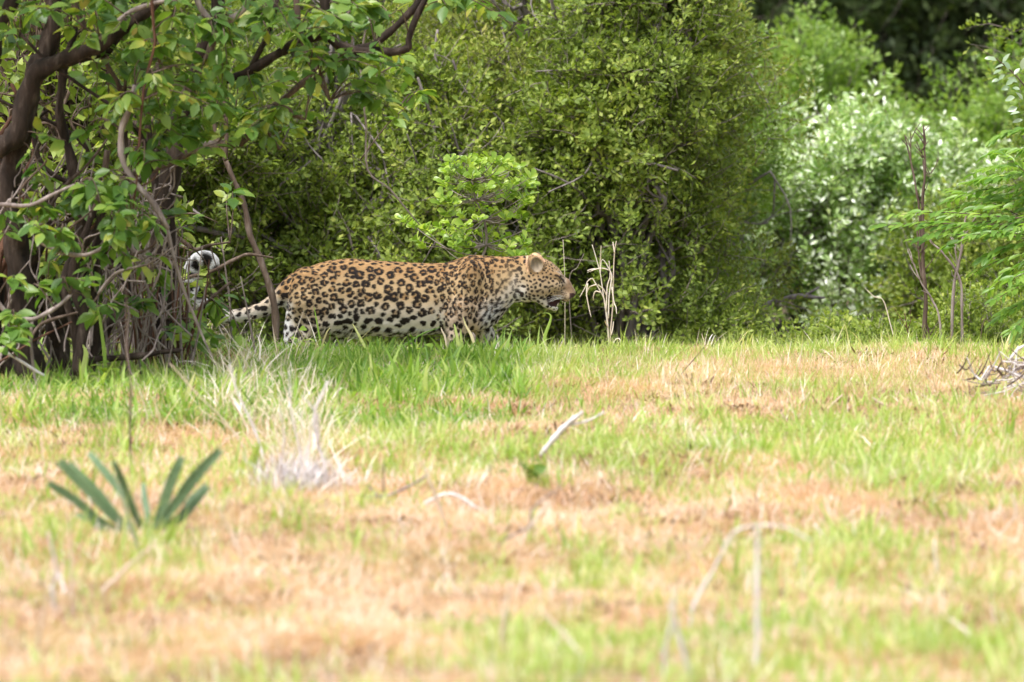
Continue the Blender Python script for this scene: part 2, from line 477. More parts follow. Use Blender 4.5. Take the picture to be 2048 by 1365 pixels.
def grass_protos():
    out={}
    def tuft(n,hr,wr,spread,leanr,curlr,mat,nm,nseg=3):
        mb=MB(); n_=n
        r=spread*np.sqrt(RNG.random(n_)); a=RNG.random(n_)*6.283
        P=np.stack([r*np.cos(a),r*np.sin(a),np.full(n_,-.004)],1)
        az=a+RNG.normal(0,.8,n_)
        add_blades(mb,P,RNG.uniform(*hr,n_),RNG.uniform(*wr,n_),az,RNG.uniform(*leanr,n_),RNG.uniform(*curlr,n_),nseg)
        V=np.vstack(mb.V)
        return mesh_from(nm,V,np.vstack(mb.Q),np.vstack(mb.T),M[mat],np.concatenate(mb.t),True)
    out['green']=[tuft(random.randint(9,14),(.03,.085+.012*(k%3)),(.003,.0075),.035,(0.05,.55),(.2,1.4),'grass_green','green_grass_tuft',4) for k in range(7)]
    out['lush']=[tuft(random.randint(10,16),(.04,.12),(.004,.013),.04,(0.05,.7),(.2,1.5),'grass_lush','lush_grass_tuft',4) for k in range(6)]
    out['dry']=[tuft(70,(.012,.045),(.0012,.0034),.06,(0.2,1.5),(-.5,1.4),'grass_dry','dry_grass_tuft',3) for k in range(7)]
    out['straw']=[tuft(random.randint(5,9),(.05,.15),(.0018,.005),.05,(0.1,.9),(.1,1.6),'straw','straw_tuft',4) for k in range(6)]
    out['litter']=[tuft(26,(.01,.04),(.004,.010),.08,(.7,1.5),(-.4,1.2),'litter','leaf_litter',3) for k in range(5)]
    out['wisp']=[tuft(7,(.07,.17),(.0010,.0018),.03,(0.02,.35),(.2,1.5),'grass_green','grass_wisp',4) for k in range(5)]
    return {k:proto_collection(k+'_protos',v) for k,v in out.items()}
GP=grass_protos()

def build_grass():
    def sample(n):
        # area weighted towards what the lens sees, thinning out to the sides
        y=RNG.uniform(13.5,31.2,n)
        half=y*0.075+0.5
        x=RNG.uniform(-1,1,n)
        wide=RNG.random(n)<0.22
        x=np.where(wide,x*(half+2.2),x*half)
        return x,y
    # dry litter
    x,y=sample(46000); z=ground_z(x,y); px,py=proj(x,y,z)
    g=green_weight(px,py,x,y)
    keep=RNG.random(len(x))>np.clip(g-.45,0,.75)
    keep&=y<29.6
    x,y,z,=x[keep],y[keep],z[keep]; n=len(x)
    rot=np.stack([RNG.normal(0,.12,n),RNG.normal(0,.12,n),RNG.random(n)*6.283],1)
    scatter('dry_grass',np.stack([x,y,z],1),rot,RNG.uniform(.6,1.35,n),RNG.integers(0,7,n),GP['dry'])
    # green grass
    x,y=sample(70000); z=ground_z(x,y); px,py=proj(x,y,z)
    g=green_weight(px,py,x,y)
    keep=RNG.random(len(x))<g*.50
    lush=(px<1050)&(py<870)&(py>660)
    back=(y>29.3)
    k1=keep&~lush&~back; n=k1.sum()
    sc=(RNG.uniform(.5,1.1,n)+(RNG.random(n)<.08)*RNG.uniform(.3,.9,n))*np.interp(y[k1],[14,22,28],[1.1,1.0,1.05])
    scatter('green_grass',np.stack([x,y,z],1)[k1],np.stack([RNG.normal(0,.1,n),RNG.normal(0,.1,n),RNG.random(n)*6.283],1),sc,RNG.integers(0,7,n),GP['green'])
    k2=(keep&lush&~back)|(back&(RNG.random(len(x))<.5)); n=k2.sum()
    scatter('lush_grass',np.stack([x,y,z],1)[k2],np.stack([RNG.normal(0,.1,n),RNG.normal(0,.1,n),RNG.random(n)*6.283],1),RNG.uniform(.45,1.1,n)+(RNG.random(n)<.10)*RNG.uniform(.3,.8,n),RNG.integers(0,6,n),GP['lush'])
    # straw tufts and dead leaves
    x,y=sample(5200); z=ground_z(x,y); k=y<29; x,y,z=x[k],y[k],z[k]; n=len(x)
    scatter('straw_tufts',np.stack([x,y,z],1),np.stack([RNG.normal(0,.2,n),RNG.normal(0,.2,n),RNG.random(n)*6.283],1),RNG.uniform(.45,1.15,n),RNG.integers(0,6,n),GP['straw'])
    x,y=sample(6500); z=ground_z(x,y); k=(y<29)&(np.array([mnoise.noise(Vector((a*1.6,b*1.1,21.))) for a,b in zip(x,y)])>-.1); x,y,z=x[k],y[k],z[k]+.008; n=len(x)
    scatter('leaf_litter',np.stack([x,y,z],1),np.stack([RNG.normal(0,.1,n),RNG.normal(0,.1,n),RNG.random(n)*6.283],1),RNG.uniform(.6,1.4,n),RNG.integers(0,5,n),GP['litter'])
    # pale feathery dead grass before the tail and around the bleached clump
    n=420; cx=RNG.normal(0,1,n); t=RNG.random(n)
    qx=np.where(t<.6,490+cx*85,600+cx*36); qy=np.where(t<.6,800,905)+RNG.normal(0,45,n)
    hit=np.array([ (lambda Y_: W(a,b,Y_))(ground_hit(a,b)) for a,b in zip(qx,qy)])
    scatter('feathery_dead_grass',hit,np.stack([RNG.normal(0,.25,n),RNG.normal(0,.25,n),RNG.random(n)*6.283],1),RNG.uniform(.6,1.5,n)*np.where(RNG.random(n)<.2,1.5,1),RNG.integers(0,6,n),GP['straw'])
    # fine wisps along the rise
    n=2600; x=RNG.uniform(-2.9,2.9,n); y=RNG.uniform(25.5,28.9,n); z=ground_z(x,y)
    scatter('wispy_grass',np.stack([x,y,z],1),np.stack([RNG.normal(0,.1,n),RNG.normal(0,.1,n),RNG.random(n)*6.283],1),RNG.uniform(.5,1.1,n),RNG.integers(0,5,n),GP['wisp'])
build_grass()
GRASS = None

# ================================================================ BUSHES
def sprig_protos(mat, nm, nl=26, ll=(.022,.036), wfac=.5, length=.2, kind='small', nvar=6, droop=0.0, twig='bark_grey'):
    out=[]
    for k in range(nvar):
        mb=MB(); 
        # main twig with side twigs
        pts=[np.array((0,0,0.))]; d=np.array((random.uniform(-.2,.2),random.uniform(-.2,.2),1.0))
        for s in range(4):
            d=d+RNG.normal(0,.18,3); d/=np.linalg.norm(d); pts.append(pts[-1]+d*length/4)
        pts=np.array(pts); mb.tube(pts,[.0022,.0016,.001],3,1,tint=.2)
        nT=mb.n
        P=[];D=[];N=[]
        for i in range(nl):
            t=random.random()**.7
            p=np.array([np.interp(t*4,range(5),pts[:,c]) for c in range(3)])
            a=random.uniform(0,6.283); off=np.array((math.cos(a),math.sin(a),random.uniform(-.1,.9)))
            r=random.uniform(.02,.32)*length
            P.append(p+off*r*(.4+.6*(1-t)) ); dd=off+np.array((0,0,.35-droop))+RNG.normal(0,.25,3)
            D.append(dd); N.append(np.array((0,0,1.))+RNG.normal(0,.45,3)-.2*dd)
        add_leaves(mb,kind,P,D,N,RNG.uniform(*ll,nl),RNG.uniform(ll[0]*wfac,ll[1]*wfac,nl))
        V=np.vstack(mb.V); T=np.vstack(mb.T); Q=np.vstack(mb.Q)
        me=mesh_from(nm,V,Q,T,M[mat],np.concatenate(mb.t),True)
        me.materials.append(M[twig])
        mi=np.zeros(len(me.polygons),np.int32); mi[:len(Q)]=1
        me.polygons.foreach_set('material_index',mi)
        out.append(me)
    return proto_collection(nm+'_protos',out)

SPR={
 'bush':  sprig_protos('leaf_bush','bush_sprig',34,(.020,.036),.52,.2),
 'olive': sprig_protos('leaf_olive','olive_sprig',34,(.018,.030),.5,.2),
 'pale':  sprig_protos('leaf_pale','pale_sprig',26,(.035,.055),.5,.26),
 'silver':sprig_protos('leaf_silver','glossy_sprig',26,(.035,.055),.5,.26),
 'thicket':sprig_protos('leaf_bush','thicket_sprig',14,(.045,.07),.55,.22),
 'dark':  sprig_protos('leaf_dark','far_sprig',30,(.06,.09),.5,.45),
}

def bush(name,label,cat,px,Y,rx,ry,h,spr,count,group,scale=1.0,z0=None,nlobe=26,twigs=26,fill=.35,lobe=(.22,.42),low=0.0,seed=0,twigmat='twig_lilac'):
    rs=np.random.default_rng(100+seed)
    base=W(px,700,Y); zb=float(ground_z(base[0],Y)) if z0 is None else z0
    c=np.array((base[0],Y,zb)); h=h+.25
    root=thing(name,label,cat,c,group)
    # lobes over an ellipsoid shell
    L=[]
    for i in range(nlobe):
        th=rs.uniform(0,6.283); el=math.asin(rs.uniform(0.02,1.0))
        q=np.array((math.cos(th)*math.cos(el)*rx,math.sin(th)*math.cos(el)*ry,math.sin(el)*h*.62+h*.28))
        if rs.random()<.4: q[2]=rs.uniform(.12,.55)*h
        q[:2]*=rs.uniform(.62,.98)
        L.append((c+q,rs.uniform(*lobe)*min(rx,h*.6)))
    per=int(count*(1-fill)/nlobe)
    P=[];D=[]
    for (q,r) in L:
        d=rs.normal(0,1,(per,3)); d[:,2]+=.45; d/=np.linalg.norm(d,axis=1,keepdims=True)
        rad=r*rs.uniform(.70,1.05,per)*(1+.2*np.sin(d[:,0]*7+q[0]*9)*np.cos(d[:,2]*6))
        P.append(q+d*rad[:,None]*np.array((1,1,.8))); D.append(d*.8+np.array((0,0,.5))+rs.normal(0,.25,(per,3)))
    nf=int(count*fill)
    d=rs.normal(0,1,(nf,3)); d/=np.linalg.norm(d,axis=1,keepdims=True); d[:,2]=np.abs(d[:,2])
    rr=rs.uniform(.25,.92,nf)**.6
    P.append(c+d*rr[:,None]*np.array((rx,ry,h*.85))+np.array((0,0,.02))); D.append(d+np.array((0,0,.5)))
    P=np.vstack(P); D=np.vstack(D)
    ex=rs.random(len(P))<.10; P[ex]+=(D[ex]/np.linalg.norm(D[ex],axis=1,keepdims=True))*rs.uniform(.03,.22,(ex.sum(),1))*min(1,h)
    hol=np.array([mnoise.noise(Vector(p*3.1))+.5*mnoise.noise(Vector(p*7.0)) for p in P])>-.20
    P,D=P[hol],D[hol]
    k=P[:,2]>ground_z(P[:,0],P[:,1])+.02+low
    P,D=P[k],D[k]; n=len(P)
    scatter('foliage',P,dirs_to_euler(D),rs.uniform(.7,1.25,n)*scale,rs.integers(0,6,n),SPR[spr],root)
    # branches
    mb=MB(); nb=0
    for i in range(twigs):
        a=rs.uniform(0,6.283); e=rs.uniform(.35,1.45)
        ln=rs.uniform(.8,1.12)
        tip=np.array((math.cos(a)*math.cos(e)*rx,math.sin(a)*math.cos(e)*ry,math.sin(e)*h*.92))*ln
        p0=c+np.array((rs.normal(0,.08)*rx,rs.normal(0,.08)*ry,0.))
        pts=[p0]
        for s in range(1,6):
            t=s/5
            pts.append(p0*(1-t)+(c+tip)*t+rs.normal(0,.055,3)*min(h,1.6)+np.array((0,0,.10*h*math.sin(t*3.1))))
        r0=rs.uniform(.009,.020)*max(1,h/2)
        mb.tube(pts,[r0,r0*.7,r0*.35],5,3)
        for j in range(4):
            s=rs.integers(2,6); q=pts[s-1]; dd=(pts[s]-pts[s-1])/np.linalg.norm(pts[s]-pts[s-1])+rs.normal(0,.7,3)
            dd/=np.linalg.norm(dd); l_=rs.uniform(.2,.5)*min(h,2)*.5
            qq=[q,q+dd*l_*.5+rs.normal(0,.03,3),q+dd*l_+rs.normal(0,.06,3)]
            mb.tube(qq,[r0*.4,r0*.25,r0*.15],4,3)
    mb.build('branches',M[twigmat],root,'stuff')
    return root

def build_bushes():
    G='bushes behind the leopard'
    K=dict(nlobe=85,lobe=(.10,.27),fill=.15)
    bush('olive_bush','dull olive bush with fine leaves, tallest above the leopard\'s shoulders','bush',1130,35.2,1.0,.85,2.9,'olive',6000,G,1.1,twigs=44,seed=1,**K)
    bush('green_bush','dark green leafy bush right of the leopard\'s head, dense to the ground','bush',1255,34.4,.50,.65,2.5,'bush',4200,G,1.1,twigs=34,seed=2,**K)
    bush('green_bush','low green bush with bare lilac-grey twigs behind the leopard\'s back','bush',860,34.2,.75,.6,1.35,'bush',2600,G,1.1,twigs=60,seed=3,**K)
    bush('green_bush','dark green bush seen between the hanging stem and the leopard\'s rump','bush',560,34.6,.85,.7,2.0,'bush',3600,G,1.1,twigs=44,seed=4,**K)
    bush('green_bush','shaded bush behind the trunks of the big left tree','bush',130,33.8,1.1,.8,2.6,'bush',3600,G,1.1,twigs=34,seed=5,**K)
    bush('green_bush','tall green bush rising behind the overhanging branch tip','bush',830,37.4,1.3,1.0,3.2,'bush',4500,G,1.3,twigs=50,seed=6,**K)
    bush('pale_bush','light green bush with an arching dead twig at its top','bush',1400,37.6,.36,.7,1.9,'pale',1700,G,.75,nlobe=60,lobe=(.14,.3),twigs=22,seed=7,fill=.22)
    bush('glossy_bush','glossy bush made silvery by sky shine painted into its leaves behind the bare saplings','bush',1640,39.5,1.2,.7,.92,'silver',4600,G,.95,nlobe=70,lobe=(.12,.26),twigs=26,seed=8,fill=.2)
    U='low undergrowth bushes along the foot of the thicket'
    for i,(px,Y,rx,h,lab,sp) in enumerate([(1440,34.2,.24,.15,'dark low bush in the shade at the right foot of the dark green bush','bush'),(1650,33.4,.45,.03,'low green bush in front of the silvery one, behind the fallen stick','bush'),
          (1800,33.2,.40,.05,'low green bush directly behind the tallest bare sapling','bush'),(1930,32.8,.36,.17,'low green bush directly behind the forked bare sapling','bush'),(2060,33.0,.45,.26,'low green bush at the right edge, below the feathery shrub','bush'),
          (2230,33.4,.5,.3,'low bush out beyond the feathery shrub','bush')]):
        bush('low_bush',lab,'bush',px,Y,rx,.35,h,sp,750,U,.9,nlobe=26,lobe=(.2,.6),twigs=20,seed=30+i,fill=.25)
    bush('pale_bush','pale green mound sloping down beyond the silvery bush','bush',1560,46.5,.85,.8,1.30,'pale',2000,G,1.1,nlobe=60,lobe=(.12,.28),twigs=12,seed=10,fill=.2)
    bush('pale_bush','small pale green bush stepping down to the dark gap before the far trees','bush',1760,45,.42,.5,.85,'pale',900,G,1.0,nlobe=30,lobe=(.12,.28),twigs=8,seed=14,fill=.2)
    bush('pale_bush','pale rounded bush behind the feathery shrub','bush',2040,45,.62,.6,1.0,'pale',1700,G,1.1,nlobe=50,lobe=(.12,.28),twigs=12,seed=11,fill=.2)
    bush('green_bush','green bush low behind the feathery shrub at the frame edge','bush',2010,37.5,.6,.5,.55,'bush',2200,G,1.1,nlobe=50,lobe=(.15,.3),twigs=16,seed=12)
    bush('green_bush','tall bush out beyond the feathery shrub','bush',2400,36,1.0,.9,2.0,'bush',1500,G,1.1,seed=13)
    F='far trees behind the bushes'
    def ftree(label,px,Y,r,h,seed,n=2200,sc=1.3):
        bush('far_tree',label,'tree',px,Y,r,r*.8,h,'dark',n,F,sc,nlobe=70,twigs=18,fill=.4,lobe=(.12,.28),seed=seed,twigmat='bark_dark')
    ftree('dark far tree filling the gap above the pale mound',1720,62,2.6,5.2,21,3000)
    ftree('darkest far tree, behind the pale rounded bush',2000,66,2.8,5.6,22,3000)
    ftree('far tree partly behind the light green bush with the dead twig',1480,64,2.4,5.4,23)
    ftree('far tree behind the olive bush',1150,60,3.0,5.0,24,1800)
    ftree('far tree behind the tall bush at the branch tip',780,58,3.0,5.2,25,1800)
    ftree('far tree behind the big left tree',260,58,3.2,5.2,26,1800)
    ftree('far tree beyond the end of the thicket',2330,64,2.8,5.5,27,1500)
build_bushes()

# ================================================================ STEMS and TREES in front
def Wpts(pts,Y,dy=None):
    out=[]
    for i,p in enumerate(pts):
        yy = Y if dy is None else Y+dy*i/(len(pts)-1)
        if len(p)==3: yy = Y+p[2]
        out.append(W(p[0],p[1],yy))
    return np.array(out)

LEAFM={}
def leaf_meshes(key,kind,mat,L,Wd,nvar=4):
    out=[]
    for i in range(nvar):
        tv,tt=leaf_template(kind)
        v=tv.copy(); s=random.uniform(.85,1.1)
        v[:,0]*=L*s; v[:,1]*=Wd*random.uniform(.85,1.15); v[:,2]*=L*random.uniform(.6,1.5)
        v[:,1]+=v[:,0]**2/L*random.uniform(-.15,.15)
        me=mesh_from(key,v,None,tt,M[mat],None,True); out.append(me)
    LEAFM[key]=out
leaf_meshes('tree_leaf','ovate','leaf_tree',.078,.045)
leaf_meshes('sapling_leaf','obovate','leaf_fresh',.050,.026)
leaf_meshes('pinnate_leaflet','narrow','leaf_pinnate',.062,.024)
leaf_meshes('grey_leaf','ovate','leaf_grey',.046,.027)

def place_leaves(root,key,kind,mat,P,D,N,S,maxparts=300,foliage='foliage',L0=.08,W0=.045):
    """the largest 300 as leaf parts, the others joined as one stuff part"""
    P=np.asarray(P);D=np.asarray(D);N=np.asarray(N);S=np.asarray(S)
    wl_=wloc(root)
    # what shows largest: size over distance, inside the frame first
    px,py=proj(P[:,0],P[:,1],P[:,2])
    inside=(px>-10)&(px<2058)&(py>-10)&(py<1375)
    score=S/P[:,1]+np.where(inside,1,0)-(P[:,1]*.004)
    order=np.argsort(-score)
    Dn,Sn,Nn=frames(D,N)
    for i in order[:maxparts]:
        o=bpy.data.objects.new('leaf',random.choice(LEAFM[key])); COL.objects.link(o); o.parent=root
        m=Matrix.Identity(4)
        for r in range(3):
            m[r][0]=Dn[i][r]*S[i]; m[r][1]=Sn[i][r]*S[i]; m[r][2]=Nn[i][r]*S[i]; m[r][3]=P[i][r]-wl_[r]
        o.matrix_local=m
    rest=order[maxparts:]
    if len(rest):
        mb=MB(); add_leaves(mb,kind,P[rest],D[rest],N[rest],L0*S[rest],W0*S[rest])
        mb.build(foliage,M[mat],root,'stuff')

def big_tree():
    Yt=26.6
    base=W(95,790,Yt); base[2]=float(ground_z(base[0],Yt))
    root=thing('thicket_tree','large many-stemmed tree with dark trunks and broad leaves hanging over the leopard\'s tail','tree',base)
    # trunks (photo pixels, dy offset)
    T=[ [[(70,800),(60,700),(45,600),(30,480),(15,380),(30,280),(60,160),(95,90),(110,-40)],[.075,.07,.065,.055,.05,.05,.048,.045,.03],0],
        [[(20,800),(-10,650),(-40,480),(-50,300),(-30,150),(20,0)],[.07,.06,.055,.05,.04,.03],.1],
        [[(120,760),(110,680),(125,600),(150,520),(160,430),(140,330),(120,200),(150,60)],[.05,.05,.045,.035,.03,.025,.02,.018],.25],
        [[(150,740),(165,650),(150,560),(165,470),(210,380)],[.028,.026,.022,.018,.012],-.1],
        [[(-10,300),(30,270),(70,150),(150,110),(230,70),(300,20),(360,-40)],[.05,.05,.045,.038,.032,.028,.02],-.1],
        [[(60,140),(130,130),(190,105),(240,60),(280,20)],[.03,.028,.024,.018,.014],.1]]
    for pts,r,dy in T:
        mb=MB(); mb.tube(Wpts(pts,Yt+dy),[q*.82 for q in r],12,7,wob=.03); mb.build('trunk',M['bark_dark'],root)
    for k in range(9):
        x0=random.uniform(-20,230); pts=[(x0,790),(x0+random.gauss(0,12),680),(x0+random.gauss(0,30),560),(x0+random.gauss(10,45),430),(x0+random.gauss(20,70),300),(x0+random.gauss(30,90),random.uniform(60,220))]
        T.append([pts,[.022,.020,.018,.014,.010,.006],random.uniform(-.1,.9)])
        mb=MB(); mb.tube(Wpts(pts,Yt+T[-1][2]),T[-1][1],7,5,wob=.03); mb.build('trunk',M[random.choice(['bark_dark','bark_dark','bark_red'])],root)
    # second clump of stems behind
    T2=[ [[(300,740),(320,640),(335,540),(330,430),(345,330),(360,240),(400,120),(430,40),(440,-40)],[.045,.045,.042,.042,.04,.035,.03,.028,.02],1.0],
         [[(350,740),(330,640),(310,520),(318,400),(300,300),(290,180)],[.03,.03,.026,.022,.018,.014],1.1] ]
    for pts,r,dy in T2:
        mb=MB(); mb.tube(Wpts(pts,Yt+dy),r,9,4,wob=.01); mb.build('trunk',M['bark_dark'],root)
    # branches: (points, radii(m), material, dy)
    B=[ ([(270,170),(262,215),(244,260),(243,310),(262,355),(305,405),(335,455)],[.010,.012,.013,.013,.012,.012,.010],'bark_grey',-.3),
        ([(335,455),(350,520),(372,590),(400,660),(430,730)],[.007,.007,.006,.005,.004],'bark_grey',-.2),
        ([(660,60),(600,85),(560,105),(500,140),(440,165)],[.022,.022,.02,.018,.014],'bark_dark',.2),
        ([(650,-40),(652,20),(665,80),(700,100),(760,104),(812,98),(818,70),(860,-20)],[.022,.022,.022,.021,.02,.016,.013,.012],'bark_dark',.4),
        ([(705,102),(750,88),(790,55),(830,15),(860,-30)],[.016,.015,.015,.015,.014],'bark_dark',.5),
        ([(395,-20),(400,15),(430,50),(470,35),(498,5),(505,-30)],[.012,.013,.014,.013,.012,.012],'bark_grey',0),
        ([(430,50),(425,85),(405,140),(380,200)],[.018,.017,.012,.008],'bark_brown',.1),
        ([(200,80),(250,30),(300,10),(350,0)],[.010,.009,.009,.008],'bark_grey',-.2),
        ([(240,360),(330,330),(385,300),(430,288),(480,285),(530,230),(580,190),(630,140),(650,100)],[.012,.013,.015,.017,.015,.014,.012,.011,.010],'bark_brown',.3),
        ([(375,300),(405,292),(432,290)],[.017,.019,.016],'bark_grey',.22),
        ([(300,-10),(308,60),(310,90),(295,150),(285,200),(278,290),(272,370),(265,440)],[.006,.006,.006,.005,.005,.005,.004,.003],'bark_red',-.5),
        ([(0,410),(60,410),(110,385),(160,365)],[.008,.008,.007,.005],'bark_grey',-.5),
        ([(70,480),(120,505),(170,510),(215,490),(240,470)],[.008,.008,.008,.007,.005],'bark_grey',-.5),
        ([(-10,600),(20,630),(65,640),(110,615),(140,590)],[.008,.009,.009,.008,.006],'bark_grey',-.6),
        ([(65,640),(62,690),(72,760),(80,830)],[.007,.006,.006,.005],'bark_grey',-.6),
        ([(-20,690),(30,715),(90,750)],[.006,.006,.005],'bark_pale',-.7),
        ([(180,720),(230,715),(300,708),(360,700)],[.013,.014,.012,.008],'bark_dark',.0),
        ([(300,590),(360,560),(420,545),(470,520),(500,510),(545,515)],[.007,.008,.008,.008,.007,.004],'bark_brown',2.2),
        ([(330,720),(370,650),(420,600),(460,565)],[.008,.008,.007,.005],'bark_brown',1.2),
        ([(300,440),(350,470),(390,500),(420,490),(460,485)],[.009,.009,.008,.006,.004],'bark_brown',1.4),
        ([(250,470),(290,560),(300,620),(320,700)],[.006,.006,.006,.005],'bark_grey',.3),
        ([(215,300),(200,360),(120,420),(60,520)],[.012,.011,.01,.008],'bark_brown',.5),
        ([(140,-10),(170,60),(215,130),(245,190),(255,260)],[.012,.011,.01,.009,.006],'bark_brown',.2),
        ([(500,140),(540,60),(560,-20)],[.012,.010,.008],'bark_dark',.2),
        ([(560,300),(520,250),(470,230),(420,240)],[.006,.006,.005,.005],'bark_brown',.3),
        ([(740,-10),(730,60),(722,140),(730,240),(735,340),(780,380),(840,450)],[.004,.004,.004,.004,.004,.004,.003],'bark_grey',.9),
        ([(590,-20),(600,60),(620,130),(660,200)],[.012,.010,.008,.005],'bark_brown',.1),
        ([(660,200),(640,150),(620,180),(610,240)],[.005,.005,.004,.003],'bark_brown',.1),
        ]
    segs=[]
    for pts,r,mat,dy in B:
        mb=MB(); pp=Wpts(pts,Yt+dy); mb.tube(pp,r,7,4,wob=.006); mb.build('branch',M[mat],root)
        segs.append(pp)
    for pts,r,dy in T+T2: segs.append(Wpts(pts,Yt+dy))
    for k in range(20):
        x0=random.uniform(-20,380); y0=random.uniform(300,700); a=random.gauss(.9,.5)*random.choice([-1,1]); L_=random.uniform(120,260)
        pts=[(x0+L_*t*math.cos(a)+random.gauss(0,9),y0-L_*t*abs(math.sin(a))+random.gauss(0,9)) for t in (-.5,-.2,.1,.35,.6)]
        if max(p[0] for p in pts)>370: continue
        r=random.uniform(.004,.008); mb=MB(); mb.tube(Wpts(pts,Yt+random.uniform(-.5,.8),random.uniform(-.3,.3)),[r,r,r*.8,r*.6,r*.35],6,5,wob=.015)
        mb.build('branch',M[random.choice(['bark_grey','bark_brown','bark_red','bark_brown'])],root)
    # long stem crossing in front of the tail
    hs_=MB(); pp=Wpts([(452,320),(470,365),(488,410),(500,470),(520,520),(538,570),(550,620),(552,680),(548,720)],29.0)
    hs_.tube(pp,[.010,.011,.012,.013,.014,.015,.016,.014,.012],8,4,wob=.006)
    hs_.tube(Wpts([(552,680),(548,700),(556,725),(572,745)],29.0),[.008,.006,.006,.005],6,3)
    hs_.tube(Wpts([(452,320),(430,260),(420,180)],28.6),[.009,.008,.006],6,3)
    hs_.build('branch',M['bark_brown'],root)
    hb=MB(); hb.tube(Wpts([(440,165),(455,240),(452,320)],28.4),[.010,.010,.010],6,3,wob=.01); hb.build('branch',M['bark_brown'],root)
    # leaf clusters (px,py,rx,ry,count,dy)
    C=[(230,60,90,60,60,-.2),(330,100,70,60,60,-.3),(400,70,60,50,40,-.2),(330,200,80,50,75,-.4),(430,180,70,60,70,-.2),(380,250,90,45,80,-.3),
       (480,240,60,40,60,-.1),(520,190,50,60,45,0),(250,250,60,60,50,-.4),(300,330,60,30,25,-.4),(560,60,80,50,60,0),(640,40,70,50,60,.1),(610,130,60,40,40,.2),
       (740,150,35,50,40,.1),(750,190,30,40,28,.1),(700,150,30,30,20,.2),(720,20,70,30,50,.3),(860,10,70,25,40,.5),(1010,20,45,25,22,.8),(1040,45,30,30,12,.8),
       (840,150,22,35,16,1.6),(820,110,25,20,12,1.4),(850,175,18,14,10,1.6),(60,20,80,40,40,-.2),(140,10,60,30,30,0),(30,90,40,50,20,.2),
       (210,390,60,35,55,-.5),(240,430,60,35,60,-.6),(160,300,50,40,20,.0),(60,230,50,50,14,.2),(290,460,40,25,20,-.4),(20,570,40,35,20,-.7),(20,640,35,30,22,-.8),
       (10,700,40,20,12,-.8),(100,580,40,30,16,-.6),(160,550,40,30,16,-.5),(250,510,50,40,22,-.4),(330,430,40,30,18,.1),(480,620,40,25,24,1.4),(430,600,40,30,22,1.2),
       (360,600,50,40,22,1.0),(390,650,50,30,26,1.0),(330,560,40,30,16,.5),(460,650,40,30,20,1.3),(375,440,20,30,10,1.5),(365,490,22,14,8,1.6),(400,680,60,20,20,.8),
       (150,420,50,30,20,-.3),(60,440,50,40,16,-.3),(110,360,60,40,20,-.2),(470,90,50,60,30,.1),(200,170,60,50,30,.1),(540,270,30,30,14,.1),(570,30,120,40,40,.5),
       (470,380,15,40,6,1.5),(300,640,60,40,16,.2),(230,600,50,40,14,-.3),(620,240,40,50,14,.4),(500,20,60,30,30,.2),(690,60,50,40,20,.4)]
    C+=[(random.uniform(-10,330),random.uniform(380,690),35,26,9,random.uniform(-.7,.4)) for _ in range(14)]
    C+=[(random.uniform(-350,620),random.uniform(-330,-40),90,60,34,random.uniform(-1.3,.9)) for _ in range(46)]  # unseen upper crown, added above the frame to shade trunks and leaves
    allseg=np.vstack(segs)
    P=[];D=[];N=[];S=[];tw=MB()
    for (cx,cy,rx,ry,n,dy) in C:
        ns=max(2,n//6)
        for s in range(ns):
            qx=cx+random.gauss(0,.5)*rx; qy=cy+random.gauss(0,.5)*ry
            q=W(qx,qy,Yt+dy+random.uniform(-.25,.35))
            j=np.argmin(((allseg-q)**2).sum(1)); a=allseg[j]
            d=q-a; L=np.linalg.norm(d)
            if L>.55: a=q-d/L*.35; 
            mid=(a+q)/2+np.array((0,0,.04))+RNG.normal(0,.015,3)
            tw.tube([a,mid,q],[.0035,.0025,.0016],4,3)
            ax=(q-mid); ax/=np.linalg.norm(ax)+1e-9
            # a drooping spray of leaves around the tip
            for k in range(random.randint(7,12)):
                t=random.uniform(0,1)
                p=mid*(1-t)+q*t if t<.75 else q
                aa=random.uniform(0,6.283)
                out=np.array((math.cos(aa),math.sin(aa)*.7,random.uniform(-.75,.35)))
                P.append(p+out*.008); D.append(out+ax*.5); N.append(np.array((0,0,1.))+RNG.normal(0,.4,3)+np.array((0,-.25,0)))
                S.append(random.uniform(.5,1.15) if random.random()<.75 else random.uniform(.3,.5))
    P=np.array(P);D=np.array(D);N=np.array(N);S=np.array(S)
    tip_=P+D/np.linalg.norm(D,axis=1,keepdims=True)*.05
    qx,qy=proj(tip_[:,0],tip_[:,1],tip_[:,2])
    kp=~((qx>352)&(qx<452)&(qy>488)&(qy<606))&~((qx>440)&(qx<570)&(qy>596)&(qy<655)&(RNG.random(len(P))<.95))
    P,D,N,S=P[kp],D[kp],N[kp],S[kp]
    tw.build('twigs',M['bark_brown'],root,'stuff')
    place_leaves(root,'tree_leaf','ovate','leaf_tree',P,D,N,S,300,'foliage',.085,.048)
    # tangle of thin dead twigs inside the thicket
    tg=MB()
    for i in range(230):
        cx=random.choice([random.uniform(-20,200),random.uniform(200,350),random.uniform(0,340)]); cy=random.uniform(340,720)
        ang=random.gauss(1.4,.55)*random.choice([-1,1]); l_=random.uniform(50,150)
        yy=Yt+random.uniform(-.2,1.2)
        p=[(cx+l_*t*math.cos(ang)+random.gauss(0,5),cy-l_*t*math.sin(abs(ang))+random.gauss(0,5)) for t in (-.5,-.15,.2,.5)]
        tg.tube(Wpts(p,yy,random.uniform(-.2,.2)),[.004,.0035,.0022],4,3)
    tg.build('dead_twigs',M['bark_grey'],root,'stuff')
    return root
big_tree()
bush('thicket_shrub','dense shaded shrub filling the gaps between the dark trunks of the big left tree','shrub',110,29.0,.50,.5,1.6,'thicket',700,None,1.0,nlobe=50,lobe=(.12,.26),twigs=90,seed=50,fill=.4,twigmat='bark_brown')

